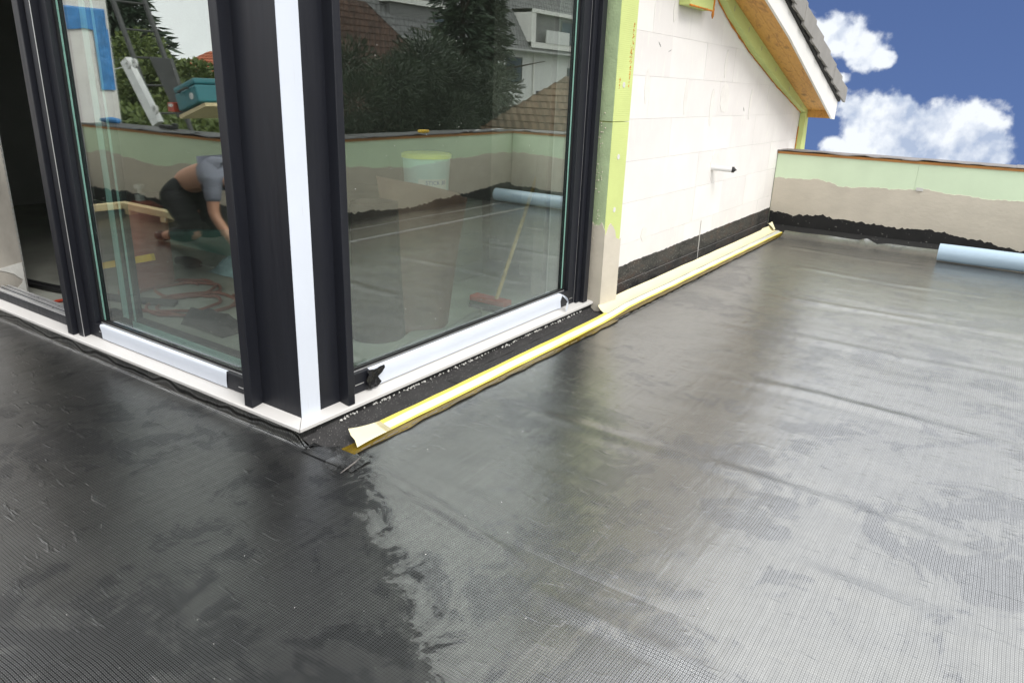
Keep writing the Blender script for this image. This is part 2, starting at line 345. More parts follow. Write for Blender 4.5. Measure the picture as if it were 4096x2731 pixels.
M['bluefoil'] = plain('blue_tarp', (0.05, 0.22, 0.52), 0.35, 0.25, 7, 0.6, 16, 0.02)
M['bag'] = plain('pale_blue_plastic', (0.30, 0.46, 0.52), 0.25, 0.25, 12, 0.7, 30, 0.02)
M['bucket'] = plain('pale_aqua_plastic', (0.42, 0.58, 0.60), 0.4, 0.05)
M['lid'] = plain('yellow_lid', (0.75, 0.70, 0.10), 0.45, 0.05)
M['ink'] = plain('blue_print', (0.02, 0.07, 0.30), 0.5, 0.05, bump=0)
M['steel'] = plain('grey_steel', (0.33, 0.33, 0.32), 0.45, 0.15, metal=0.5)
M['steel_dark'] = plain('dark_steel', (0.05, 0.05, 0.05), 0.5, 0.2)
M['skin'] = plain('skin', (0.50, 0.26, 0.17), 0.55, 0.06, 8, 0.1)
M['cloth_black'] = plain('black_cloth', (0.010, 0.010, 0.012), 0.85, 0.2, 10, 0.4, 80, 0.003)
M['cloth_grey'] = plain('grey_cloth', (0.20, 0.21, 0.26), 0.85, 0.15, 10, 0.4, 80, 0.003)
M['hair'] = plain('brown_hair', (0.03, 0.02, 0.012), 0.6, 0.3, 30, 0.5, 120)
M['bark'] = plain('bark', (0.07, 0.05, 0.035), 0.9, 0.3, 9, 0.8, 30, 0.02)
def leaf(name, a, b):
    t = NT(name); n = t.noise(t.pos(), 1.7, 4, 0.65); oi = t.noise(t.pos(), 14, 2)
    c = t.ramp(t.math('ADD', t.math('MULTIPLY', n, 0.6), t.math('MULTIPLY', oi, 0.4)), [(0.36, a), (0.64, b)])
    t.bsdf(c, 0.6); return t.m
M['leaf_dark'] = leaf('dark_needles', (0.010, 0.020, 0.010), (0.045, 0.070, 0.030))
M['leaf_spruce'] = leaf('spruce_needles', (0.015, 0.032, 0.018), (0.055, 0.085, 0.045))
M['leaf_light'] = leaf('fresh_leaves', (0.05, 0.085, 0.015), (0.16, 0.20, 0.045))
def rooftile(name, a, b, su, sv):
    t = NT(name); v = t.obj(); s = t.n('ShaderNodeSeparateXYZ'); t.l(v, s.inputs[0])
    fx = t.math('FRACT', t.math('MULTIPLY', t.math('ADD', s.outputs[0], s.outputs[1]), su))
    n = t.noise(v, 3, 4); c = t.ramp(n, [(0.3, a), (0.7, b)])
    w = t.math('SINE', t.math('MULTIPLY', fx, 6.2832))
    t.bsdf(c, 0.8, 0, t.bump(w, 0.8, 0.03)); return t.m
M['tile_brown'] = rooftile('brown_clay_tiles', (0.055, 0.030, 0.020), (0.12, 0.062, 0.040), 4.0, 3)
M['tile_grey'] = rooftile('grey_slate_tiles', (0.15, 0.15, 0.15), (0.22, 0.22, 0.22), 3.0, 3)
M['tile_red'] = rooftile('orange_red_tiles', (0.36, 0.085, 0.03), (0.50, 0.13, 0.05), 4.0, 3)
M['tile_tan'] = rooftile('tan_clay_tiles', (0.13, 0.085, 0.05), (0.22, 0.15, 0.09), 4.0, 3)
M['facade'] = plain('white_facade', (0.66, 0.66, 0.65), 0.85, 0.04)
M['facade_tan'] = plain('sand_facade', (0.45, 0.36, 0.27), 0.85, 0.06)
M['facade_grey'] = plain('grey_facade', (0.20, 0.20, 0.20), 0.85, 0.06)
M['ground'] = plain('garden_ground', (0.07, 0.085, 0.045), 0.95, 0.35, 0.4, 0.5, 3, 0.05)

# ------------------------------------------------------------------ builders
class MB:
    def __init__(s): s.v = []; s.f = []; s.smooth = False
    def add(s, vs, fs):
        o = len(s.v); s.v += [tuple(v) for v in vs]; s.f += [tuple(i+o for i in f) for f in fs]; return s
    def box(s, a, b, bev=0.0):
        x0, y0, z0 = (min(a[i], b[i]) for i in range(3)); x1, y1, z1 = (max(a[i], b[i]) for i in range(3))
        if bev <= 0:
            return s.add([(x0,y0,z0),(x1,y0,z0),(x1,y1,z0),(x0,y1,z0),(x0,y0,z1),(x1,y0,z1),(x1,y1,z1),(x0,y1,z1)],
                     [(3,2,1,0),(4,5,6,7),(0,1,5,4),(1,2,6,5),(2,3,7,6),(3,0,4,7)])
        bm = bmesh.new(); bmesh.ops.create_cube(bm, size=1)
        for v in bm.verts: v.co = Vector(((x0+x1)/2+v.co.x*(x1-x0), (y0+y1)/2+v.co.y*(y1-y0), (z0+z1)/2+v.co.z*(z1-z0)))
        bmesh.ops.bevel(bm, geom=bm.edges[:], offset=min(bev, 0.45*min(x1-x0, y1-y0, z1-z0)), segments=2, affect='EDGES', profile=0.5)
        bm.verts.index_update(); s.add([v.co[:] for v in bm.verts], [[v.index for v in f.verts] for f in bm.faces]); bm.free(); return s
    def prism(s, pts, axis, a, b):
        """closed outline pts (2-D) extruded along axis from a to b"""
        n = len(pts)
        def P(p, w): return (w, p[0], p[1]) if axis == 0 else (p[0], w, p[1]) if axis == 1 else (p[0], p[1], w)
        area = sum(pts[i][0]*pts[(i+1) % n][1]-pts[(i+1) % n][0]*pts[i][1] for i in range(n))
        if (area > 0) == (axis == 1): pts = pts[::-1]
        if a > b: a, b = b, a
        vs = [P(p, a) for p in pts]+[P(p, b) for p in pts]
        fs = [tuple(range(n-1, -1, -1)), tuple(range(n, 2*n))]+[(i, (i+1) % n, n+(i+1) % n, n+i) for i in range(n)]
        return s.add(vs, fs)
    def grid(s, rows):
        nx = len(rows[0]); vs = [p for r in rows for p in r]
        fs = [(j*nx+i, j*nx+i+1, (j+1)*nx+i+1, (j+1)*nx+i) for j in range(len(rows)-1) for i in range(nx-1)]
        return s.add(vs, fs)
    def tube(s, pts, r, seg=8, caps=True):
        pts = [Vector(p) for p in pts]; n = len(pts); rs = r if isinstance(r, (list, tuple)) else [r]*n
        up = None; rings = []
        for i, p in enumerate(pts):
            d = (pts[min(i+1, n-1)]-pts[max(i-1, 0)]).normalized()
            if up is None: up = d.orthogonal().normalized()
            up = (up-d*up.dot(d)).normalized() if (up-d*up.dot(d)).length > 1e-5 else d.orthogonal().normalized()
            q = d.cross(up)
            rings.append([p+(up*math.cos(2*math.pi*k/seg)+q*math.sin(2*math.pi*k/seg))*rs[i] for k in range(seg)])
        fs = [(i*seg+k, i*seg+(k+1) % seg, (i+1)*seg+(k+1) % seg, (i+1)*seg+k) for i in range(n-1) for k in range(seg)]
        if caps: fs += [tuple(range(seg-1, -1, -1)), tuple((n-1)*seg+k for k in range(seg))]
        return s.add([v for rg in rings for v in rg], fs)
    def lathe(s, c, prof, seg=20, axis=2):
        vs = []; n = len(prof)
        for r, z in prof:
            for k in range(seg):
                a = 2*math.pi*k/seg; p = [r*math.cos(a), r*math.sin(a)]
                q = (p[0], p[1], z) if axis == 2 else (z, p[0], p[1]) if axis == 0 else (p[1], z, p[0])
                vs.append((c[0]+q[0], c[1]+q[1], c[2]+q[2]))
        fs = [(i*seg+k, i*seg+(k+1) % seg, (i+1)*seg+(k+1) % seg, (i+1)*seg+k) for i in range(n-1) for k in range(seg)]
        return s.add(vs, fs)
    def xf(s, m): s.v = [tuple(m @ Vector(v)) for v in s.v]; return s

def wloc(o):
    v = Vector((0, 0, 0))
    while o is not None: v = v+o.location; o = o.parent
    return v
def obj(name, mb, mat, parent=None, smooth=False, autosmooth=None, loc=None):
    base = wloc(parent) if parent is not None else Vector((0, 0, 0))
    o_loc = Vector(loc) if loc is not None else None
    off = o_loc if o_loc is not None else base
    me = bpy.data.meshes.new(name)
    me.from_pydata([(v[0]-off.x, v[1]-off.y, v[2]-off.z) for v in mb.v], [], mb.f)
    me.validate(); me.update()
    if smooth:
        me.polygons.foreach_set('use_smooth', [True]*len(me.polygons))
        if autosmooth: me.set_sharp_from_angle(angle=R(autosmooth))
    for m in (mat if isinstance(mat, (list, tuple)) else [mat]): me.materials.append(m)
    o = bpy.data.objects.new(name, me); C.objects.link(o)
    if parent is not None: o.parent = parent
    if o_loc is not None: o.location = o_loc-base
    return o
def tag(o, label=None, cat=None, group=None, kind=None):
    for k, v in (('label', label), ('category', cat), ('group', group), ('kind', kind)):
        if v: o[k] = v
    return o
def thing(name, loc, label, cat, group=None):
    o = bpy.data.objects.new(name, None); C.objects.link(o); o.location = loc; o.empty_display_size = 0.1
    return tag(o, label, cat, group)
def B(a, b, bev=0.0): return MB().box(a, b, bev)
def nz2(x, y=0.0, z=0.0): return mnoise.noise(Vector((x, y, z)))
def fbm(x, y=0.0, z=0.0, o=4): return mnoise.fractal(Vector((x, y, z)), 1.0, 2.0, o)

# ------------------------------------------------------------------ setting: deck, ground
def gz(x, y): return -6.0-0.105*max(0.0, x-14)*(1 if x < 1000 else 1)-0.02*max(0, -x-40)
gs = [-2000, -1200, -700, -400, -220, -120, -70, -40, -20, -8, 0, 8, 14, 20, 28, 40, 55, 75, 110, 170, 280, 450, 750, 1200, 2000]
g = obj('ground', MB().grid([[(x, y, gz(x, y)) for x in gs] for y in gs]), M['ground'], None, True); tag(g, kind='structure')
deck = obj('roof_deck', B((-2.6, -3.45, -0.30), (6.55, 6.5, -0.035)), M['bitumen']); tag(deck, kind='structure')
# house volume below the terrace
hb = obj('lower_storey', B((-2.6, -3.45, -6.0), (9.0, 12.0, -0.303)), M['facade']); tag(hb, 'white lower storey of the house carrying the roof terrace', 'building')

FOLDS = [  # (points along the buckle, height, half width)
    ([(0.045, -0.26), (0.0, -0.64), (-0.05, -0.84), (-0.10, -1.1)], 0.010, 0.022),
    ([(0.10, -0.45), (0.10, -0.66), (0.09, -0.95)], 0.006, 0.03),
    ([(-0.178, -1.05), (-0.176, -1.43), (-0.196, -1.70), (-0.21, -2.1)], 0.010, 0.022),
    ([(0.80, -0.18), (0.79, -0.5), (0.827, -1.153), (0.815, -1.534), (0.816, -1.751), (0.76, -2.1), (0.69, -2.6)], 0.007, 0.035),
    ([(1.74, -0.9), (1.736, -1.158), (1.768, -1.439), (1.754, -1.687), (1.73, -1.95), (1.72, -2.5)], 0.006, 0.04),
    ([(0.36, -1.7), (0.362, -1.92), (0.32, -2.3)], 0.005, 0.04),
    ([(2.55, -0.4), (2.62, -1.2), (2.6, -2.4)], 0.003, 0.045),
    ([(3.5, -0.3), (3.45, -1.1), (3.52, -2.4)], 0.0035, 0.05),
    ([(4.5, -0.3), (4.42, -1.4), (4.5, -2.6)], 0.0035, 0.05),
    ([(5.3, -0.3), (5.22, -1.0), (5.3, -2.0)], 0.0035, 0.05)]
LAPS = (-2.36, -2.76)                     # welded laps: the upper sheet lies on the camera side, its edge faces the house
def seg_d(x, y, p, q):
    dx, dy = q[0]-p[0], q[1]-p[1]; L = dx*dx+dy*dy
    t = max(0, min(1, ((x-p[0])*dx+(y-p[1])*dy)/L)); return math.hypot(x-p[0]-t*dx, y-p[1]-t*dy), t
def deck_h(x, y):
    h = 0.0022*fbm(x*1.3, y*0.8, 3.1)+0.0016*fbm(x*6.0, y*2.2, 9.3, 3)+0.0009*nz2(x*18, y*7, 2)
    for ya in LAPS:
        if ya-0.35 < y <= ya: h += 0.0055*(1-(ya-y)/0.35)
    for pts, a, w in FOLDS:
        if not (min(p[0] for p in pts)-0.2 < x < max(p[0] for p in pts)+0.2): continue
        if not (min(p[1] for p in pts)-0.2 < y < max(p[1] for p in pts)+0.2): continue
        best = 9; k = 1
        for i in range(len(pts)-1):
            d, t = seg_d(x, y, pts[i], pts[i+1])
            if d < best:
                best = d; s = (i+t)/(len(pts)-1); k = min(1.0, 6*s, 3.0*(1-s))
        if best < 4*w:
            ww = w*(1+0.3*nz2(x*3, y*9, 4)); h += a*k*(math.exp(-(best/ww)**2)-0.35*math.exp(-((best-1.8*ww)/ww)**2))*(0.8+0.5*nz2(y*3, x*3, 5))
    return h
def frange(a, b, st):
    n = max(1, round((b-a)/st)); return [a+(b-a)*i/n for i in range(n+1)]
# right-hand sheet, turned up along the far parapet
xs = frange(-0.06, 5.72, 0.026)+[5.76, 5.80, 5.835, 5.86, 5.88, 5.895]
ys = sorted(frange(-3.08, -1.0, 0.045)[:-1]+frange(-1.0, -0.20, 0.025)+[v for ya in LAPS for v in (ya, ya+0.006)])
rows = []
for y in ys:
    r = []
    for x in xs:
        xx = x; z = 0.004+deck_h(x, y)
        if x > 5.72:
            u = (x-5.72)/0.175; z += 0.045*u**2.2*(1+0.25*nz2(y*4, 1)); xx += 0.03*nz2(y*2.2, 7)*u
            if abs(y+1.0) < 0.10: z += 0.02*u*math.sin((y+1.0)*30)
        if y > -0.215: xx, z = xx, z-0.002
        yy = y
        if y > -0.22: yy = y+0.012*fbm(x*2.5, 3, 1)-0.005
        z -= 0.0054*max(0.0, min(1.0, (0.16-x)/0.21))+(0.004 if x < -0.055 and y < -0.3 else 0)
        r.append((xx+(0.012*fbm(y*3, 1, 8) if x < -0.05 else 0), yy, z))
    rows.append(r)
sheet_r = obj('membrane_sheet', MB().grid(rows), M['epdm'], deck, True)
# left-hand sheet, turned up under the window sill
xs = frange(-2.22, -0.10, 0.03)[:-1]+frange(-0.10, -0.032, 0.014)[:-1]+[-0.032, -0.021, -0.014, -0.010, -0.008, -0.006, -0.004, -0.002]
zl = {-0.032: 0.0008, -0.021: 0.003, -0.014: 0.007, -0.010: 0.014, -0.008: 0.024, -0.006: 0.034, -0.004: 0.044, -0.002: 0.0535}
ys = frange(-3.08, -0.02, 0.04)[:-1]+frange(-0.02, 2.8, 0.03)[:-1]+frange(2.8, 6.15, 0.15)
rows = []
for y in ys:
    r = []
    for x in xs:
        z = -0.002+deck_h(x, y)*(1.0 if (x < -0.05 or y < -0.2) else 0.2)
        up = min(1, max(0, (y+0.06)/0.08))
        z += zl.get(x, 0)*up
        for yy in (0.62, 1.43, 2.3):                      # folded laps in the upstand
            if x > -0.35: z += 0.005*math.exp(-((y-yy-0.25*(x+0.02))/0.012)**2)*min(1, (x+0.35)*4)
        r.append((x, y, z))
    rows.append(r)
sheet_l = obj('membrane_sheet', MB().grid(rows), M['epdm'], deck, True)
for ya in LAPS:
    sm_ = MB().grid([[(x, ya+0.001, 0.0042+deck_h(x, ya)), (x, ya+0.0085, 0.0042+deck_h(x, ya+0.006)), (x, ya+0.020+0.012*abs(nz2(x*4, ya)), 0.0048+deck_h(x, ya+0.02))] for x in frange(0.3, 5.6, 0.05)])
    obj('lap_seam', sm_, M['seam'], deck, True)
tongue = MB().grid([[(-0.03+i*0.0125+(0.01*math.sin(j*2.1) if i == 8 else 0)-(0.06*max(0, (i-5)/3)*(j > 7)*(j-7)/3), -0.30+j*0.024+0.004*nz2(i, j), 0.0015+0.0075*min(1, max(0, (i-1)/4))+0.0008*nz2(i*.6, j*.5, 2)) for i in range(9)] for j in range(12)])
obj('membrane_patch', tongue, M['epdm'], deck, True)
obj('lap_edge', MB().tube([(0.056, -0.258, 0.010), (0.02, -0.266, 0.008), (-0.02, -0.272, 0.006), (-0.062, -0.279, 0.005)], [0.0015, 0.003, 0.0025, 0.001], 6), M['cap'], deck, True)
# strip of granulated felt, the smeared glue and the white thread edge of the membrane
rows = [[(x, y+(0.012*nz2(x*7, 1) if y == 0.02 else 0), 0.006+(0.022 if y > -0.02 else 0.0)*(y+0.02)/0.04+0.002*fbm(x*5, y*9)) for y in (-0.215, -0.19, -0.15, -0.11, -0.07, -0.03, 0.0, 0.02)] for x in frange(0.015, 0.83, 0.03)]
obj('felt_strip', MB().grid(rows), M['granule'], deck, True)
rows = [[(x, y, 0.007+0.002*fbm(x*5, y*9, 2)) for y in (-0.215, -0.15, -0.10, -0.04)] for x in frange(0.834, 2.4, 0.04)]
obj('felt_strip', MB().grid(rows), M['granule'], deck, True)
rows = [[(x, y, 0.006+(0.02 if y > 0 else 0)+0.002*fbm(x*5, y*9, 3)) for y in (-0.037, -0.01, 0.02, 0.045)] for x in frange(0.834, 2.3, 0.04)]
obj('felt_strip', MB().grid(rows), M['granule'], deck, True)
rows = [[(x, y+(0.010*nz2(x*9, y*20) if y < -0.2 else 0), 0.0095+0.0015*nz2(x*8, y*30)) for y in (-0.228, -0.214, -0.195, -0.175, -0.155)] for x in frange(0.058, 2.2, 0.02)]
obj('glue_line', MB().grid(rows), M['glue'], deck, True)
rows = [[(x, y+(0.008*nz2(x*9, y*20)), 0.0105+0.0015*nz2(x*8, y*30)) for y in (-0.200, -0.18, -0.155, -0.12, -0.09)] for x in frange(2.2, 5.95, 0.04)]
obj('glue_line', MB().grid(rows), M['glue'], deck, True)
th = MB(); x = 0.1
while x < 5.7:
    L = 0.03+0.05*random.random(); y = -0.2175+0.006*fbm(x*2.5, 3, 1)
    th.box((x, y-0.0012, 0.009), (x+L, y+0.0012, 0.012)); x += L+0.012+0.03*random.random()
tag(obj('selvedge_thread', th, M['cap'], deck), kind='stuff')

# crumbs of mortar where felt meets the wall below the sill
cr = MB()
for i in range(260):
    x = random.uniform(0.2, 2.2); y = 0.012+0.02*nz2(x*7, 1)+random.gauss(0, 0.006); r = random.uniform(0.0015, 0.006)
    cr.lathe((x, y, 0.026+r*0.3), [(0.0002, -r), (r*random.uniform(.6, 1.2), -r*.3), (r*random.uniform(.5, 1.1), r*.4), (0.0002, r)], 5)
tag(obj('mortar_crumbs', cr, M['mortar']), kind='stuff')
dz = MB()
for i in range(170):
    x = random.uniform(-1.2, 5.4); y = random.uniform(-2.6, -0.25); r = random.uniform(0.0007, 0.0017)
    dz.lathe((x, y, 0.007+deck_h(x, y)+r*.4), [(0.0002, -r), (r, 0), (0.0002, r*.8)], 5)
tag(obj('plaster_grit', dz, M['mortar']), kind='stuff')

# ------------------------------------------------------------------ glazed corner bay
bay = thing('glazed_bay', (0.06, 0.06, 0.0), 'dark-framed glazed corner bay with white film on its post and a white sill', 'bay window')
F = 0.06
H = 2.46
# base wall and bitumen below the sill
obj('base_wall', MB().box((0.012, 0.014, -0.03), (0.30, 0.40, 0.058)).box((0.30, 0.014, -0.03), (2.30, 0.25, 0.058)).box((0.012, 0.40, -0.03), (0.25, 6.2, 0.058)), M['bitumen'], bay)
emb = MB().grid([[(x, 0.009, z) for x in (0.001, 0.03, 0.06, 0.085)] for z in (0.002, 0.03, 0.052)])
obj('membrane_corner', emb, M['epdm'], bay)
# sills, mitred at the corner
def sill(pts_outer, along):
    pass
sr = MB()
n = 2
# right sill (runs along x): outer lip y=0, rear y=0.10
def sillx(x1):
    m = MB(); prof = [(0.0, 0.050), (0.0, 0.062), (0.003, 0.0640), (0.10, 0.0795), (0.10, 0.060), (0.02, 0.050)]
    a = [(p[0], p[0], p[1]) for p in prof]; b = [(x1, p[0], p[1]) for p in prof]
    N = len(prof); m.add(a+b, [tuple(range(N)), tuple(range(2*N-1, N-1, -1))]+[(i, i+N, (i+1) % N+N, (i+1) % N) for i in range(N)]); return m
m = sillx(2.292); obj('window_sill', m, M['sill'], bay)
m = sillx(6.2); m.v = [(y, x+0.0012, z) for x, y, z in m.v]; m.f = [f[::-1] for f in m.f]; obj('window_sill', m, M['sill'], bay)
obj('sill_joint', MB().add([(-0.0006, -0.0006, 0.0505), (-0.0006, -0.0006, 0.0645), (0.06, 0.06, 0.0738), (0.0612, 0.06, 0.0738), (0.0014, -0.0006, 0.0648), (0.0014, -0.0006, 0.0505)], [(0, 1, 4, 5), (1, 2, 3, 4)]), M['alu_dark'], bay)
# corner post
post = obj('corner_post', MB().prism([(F, F), (0.27, F), (0.27, 0.13), (0.14, 0.14), (0.13, 0.30), (F, 0.30)], 2, 0.0705, H), M['alu'], bay)
obj('protective_film', B((F+0.0012, F-0.0016, 0.0715), (0.1545, F-0.0002, H-0.01)), M['film'], post)
def seam_tube(): pass
# protruding fins beside the post
def fin(a, b):
    return B(a, b, 0.0022)
obj('frame_fin', fin((0.257, 0.008, 0.0665), (0.292, 0.075, H)), M['alu'], bay)
obj('frame_fin', fin((0.008, 0.288, 0.0665), (0.075, 0.334, H)), M['alu'], bay)
# ---- right window
win = obj('window_frame', MB().box((0.2925, 0.0615, 0.0755), (2.155, 0.135, 0.163), 0.003)
          .box((0.2925, 0.074, 0.163), (0.345, 0.135, H)).box((2.078, 0.0615, 0.163), (2.155, 0.135, H), 0.002)
          .box((0.345, 0.07, 2.30), (2.078, 0.135, H)), M['alu'], bay)
obj('glass_pane', B((0.343, 0.098, 0.172), (2.080, 0.104, 2.302)), M['glass'], win)
obj('gasket', MB().box((0.345, 0.088, 0.1635), (2.077, 0.0965, 0.1745)).box((2.066, 0.088, 0.1745), (2.077, 0.0965, 2.30)), M['alu_dark'], win)
obj('glazing_bead', MB().box((0.345, 0.0805, 0.1635), (2.065, 0.0835, 0.1675)), M['metal_light'], win)
obj('glass_edge', MB().box((2.054, 0.0968, 0.176), (2.0655, 0.0978, 2.30)), M['glass_edge'], win)
# film along the bottom rail, its right end peeled and curled
rows = []
for x in frange(0.425, 1.985, 0.03):
    w = 0.0008*nz2(x*14, 3)
    pe = max(0, (x-1.945)/0.04); 
    rows.append([(x, 0.0592-w-0.010*pe, 0.0785), (x, 0.0588-w-0.004*pe, 0.12), (x+0.004*pe, 0.0586-w-0.012*pe, 0.157), (x, 0.0625-0.010*pe, 0.1648), (x, 0.072, 0.1655)])
obj('protective_film', MB().grid(rows), M['film'], win, True)
curl = MB().grid([[(1.985+0.022*math.sin(t*3.6)*(1+0.2*j), 0.046-0.020*(1-math.cos(t*3.6)), 0.165-0.085*t*(0.55+0.25*j)-0.004*j) for j in range(3)] for t in frange(0, 1, 0.1)])
obj('film_curl', curl, M['film'], win, True)
scrap = MB().grid([[(0.40+0.012*i+0.006*math.sin(j*1.7+i)+0.045*max(0, j-3)*0.2*(i/5), 0.056-0.013*abs(math.sin(i*1.1+j*0.9))-0.004, 0.082+0.014*j+0.006*nz2(i*.9, j*.8)) for i in range(7)] for j in range(7)])
obj('film_scrap', scrap, M['black_film'], win, True)
obj('drain_slot', MB().box((2.10, 0.0606, 0.108), (2.135, 0.0613, 0.1115)), M['metal_light'], win)
obj('drain_slot', MB().box((0.345, 0.0606, 0.112), (0.395, 0.0613, 0.1155)), M['metal_light'], win)
# outer frame on the right: stepped profiles
obj('frame_jamb', MB().box((2.158, 0.045, 0.0735), (2.200, 0.135, H), 0.002).box((2.2015, 0.020, 0.070), (2.252, 0.135, H), 0.002), M['alu'], bay)
obj('jamb_seal', B((2.1555, 0.062, 0.0755), (2.1578, 0.13, H)), M['metal_light'], bay)
# ---- left fixed leaf
lf = obj('door_frame', MB().box((0.0615, 0.3345, 0.0755), (0.135, 1.60, 0.1475), 0.003)
         .box((0.0615, 1.535, 0.1475), (0.135, 1.60, H), 0.002).box((0.075, 0.3345, 0.1475), (0.135, 0.39, H)).box((0.07, 0.39, 2.30), (0.135, 1.535, H)), M['alu'], bay)
obj('glass_pane', B((0.098, 0.388, 0.156), (0.104, 1.537, 2.302)), M['glass'], lf)
obj('gasket', MB().box((0.088, 0.39, 0.148), (0.0965, 1.534, 0.158)).box((0.088, 1.52, 0.158), (0.0965, 1.534, 2.30)), M['alu_dark'], lf)
obj('glazing_bead', MB().box((0.0805, 0.39, 0.148), (0.0835, 1.519, 0.152)), M['metal_light'], lf)
obj('glass_edge', MB().box((0.0968, 1.505, 0.16), (0.0978, 1.5195, 2.30)), M['glass_edge'], lf)
rows = []
for y in frange(0.515, 1.487, 0.03):
    w = 0.0008*nz2(y*14, 8); e = 0.006*nz2(y*20, 2)
    rows.append([(0.0592-w, y, 0.0785), (0.0586-w, y+(0.010*nz2(1, 4) if y > 1.48 else 0), 0.11), (0.0586-w, y+(0.012 if y > 1.48 else -0.004 if y < 0.52 else 0), 0.138), (0.0625, y+(0.008 if y > 1.48 else 0), 0.1493), (0.074, y, 0.1500)])
obj('protective_film', MB().grid([r[::-1] for r in rows]), M['film'], lf, True)
obj('drain_slot', MB().box((0.0606, 0.405, 0.100), (0.0613, 0.44, 0.1035)), M['metal_light'], lf)
obj('drain_slot', MB().box((0.0606, 1.497, 0.108), (0.0613, 1.515, 0.1115)), M['metal_light'], lf)
# stiles of the parked sliding leaves
for y0, y1, x0 in ((1.604, 1.652, 0.030), (1.676, 1.728, 0.014)):
    obj('door_stile', MB().box((x0, y0, 0.067), (0.14, y1, H), 0.0025), M['alu'], bay)
obj('stile_seal', B((0.040, 1.6525, 0.07), (0.13, 1.6755, H)), M['alu_dark'], bay)
obj('stile_edge', B((0.0285, 1.6005, 0.067), (0.0305, 1.6035, H)), M['metal_light'], bay)
# door track across the open leaf
tr = obj('door_track', MB().box((F, 1.7285, 0.0745), (0.155, 2.658, 0.118), 0.002), M['alu'], bay)
obj('track_rail', MB().box((0.066, 1.7285, 0.1182), (0.090, 2.657, 0.126), 0.001).box((0.108, 1.7285, 0.1182), (0.118, 2.657, 0.128)).box((0.135, 1.7285, 0.1182), (0.150, 2.657, 0.126)), M['metal_light'], tr)
obj('door_head', B((F, 1.7285, 2.30), (0.155, 2.66, H)), M['alu'], bay)
# the inner leaf parked behind the fixed one, film on its rails
il = obj('inner_leaf', MB().box((0.172, 0.42, 0.075), (0.225, 1.66, 0.165), 0.002).box((0.172, 1.40, 0.165), (0.225, 1.49, H), 0.002).box((0.172, 0.42, 0.165), (0.225, 0.50, H)), M['alu'], bay)
obj('protective_film', MB().box((0.169, 0.44, 0.085), (0.1718, 1.40, 0.160)).box((0.169, 1.43, 0.165), (0.1718, 1.478, H)).box((0.169, 1.366, 0.165), (0.1718, 1.382, H)), M['teal_film'], il)
# shell of the bay
obj('outer_wall', MB().box((F, 2.662, 0.082), (0.09, 6.19, H)), M['aac'], bay)
pier = obj('plaster_pier', MB().box((0.092, 2.665, 0.03), (0.245, 3.3, H-0.02)), M['plaster'], bay)
bd = MB()
for k in range(70): z = 0.05+k*0.034; bd.box((0.2395, 2.6615, z), (0.2465, 2.6647, z+0.02))
bd.box((0.2455, 2.6605, 0.04), (0.2485, 2.668, H-0.03)); obj('corner_bead', bd, M['steel'], pier)
obj('plaster_patch', MB().prism([(0.10+0.125*abs(math.sin(k*0.35+0.3))+0.006*math.sin(k*2.2), 0.06+k*0.02) for k in range(9)]+[(0.238, 0.24), (0.238, 0.05)], 1, 2.659, 2.6645), M['mortar'], pier)
obj('screed_floor', B((0.155, 0.14, -0.02), (6.2, 6.2, 0.030)), M['concrete'], bay)
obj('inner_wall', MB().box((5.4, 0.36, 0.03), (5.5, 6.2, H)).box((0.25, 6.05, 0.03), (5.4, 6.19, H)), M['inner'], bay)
col = obj('inner_pier', MB().box((2.66, 0.62, 0.03), (3.15, 0.80, H)).box((2.28, 0.37, 0.03), (5.4, 0.45, H)), M['plaster'], bay)
obj('corner_bead', MB().box((2.657, 0.617, 0.04), (2.663, 0.622, H-.02)), M['steel'], col)
obj('inner_column', MB().box((2.93, 0.96, 0.03), (3.2, 1.26, H)), M['plaster'], bay)
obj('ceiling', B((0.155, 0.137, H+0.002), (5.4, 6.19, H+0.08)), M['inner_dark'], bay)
obj('bay_roof', MB().box((0.02, 0.02, H+0.082), (2.62, 6.3, H+0.34)), M['alu'], bay)
obj('roof_edge', MB().box((-0.06, -0.06, H+0.342), (2.7, 6.4, H+0.40)), M['steel'], bay)

# ------------------------------------------------------------------ gable wall of aerated blocks
gw = thing('gable_wall', (2.3, 0.06, 0.0), 'cream aerated-block gable wall with black bitumen foot beside the glazed bay', 'wall')
WY = 0.06
def rake(x): return 1.19+0.292*(6.91-x)
def clip_block(x0, x1, z0, z1, y0, y1):
    """rectangle cut by the rake line, as a prism"""
    pts = []
    def put(x, z):
        pts.append((x, z))
    za, zb = rake(x0), rake(x1)
    if za <= z0+0.01: return None
    put(x0, z0)
    if zb > z0: put(x1, z0)
    else: put(x0+(za-z0)/0.292, z0)
    if zb > z1: put(x1, z1)
    elif zb > z0: put(x1, zb)
    if za > z1:
        if zb < z1: put(x0+(za-z1)/0.292, z1)
        put(x0, z1)
    else: put(x0, za)
    return pts if len(pts) > 2 else None
J = 0.0014
offs = {0: 0.30, 1: 0.02, 2: 0.34, 3: 0.68-0.02, 4: 0.35, 5: 0.31, 6: 0.29, 7: 0.57, 8: 0.2}
zrow = [-0.19, 0.072, 0.337, 0.609, 0.873, 1.1325, 1.391, 1.646, 1.905, 2.165, 2.42]
starts = [2.55, 2.60, 2.745, 2.69, 2.744, 2.975, 2.644, 2.949, 2.61, 2.8, 2.55]
firsts = {1: 3.53}
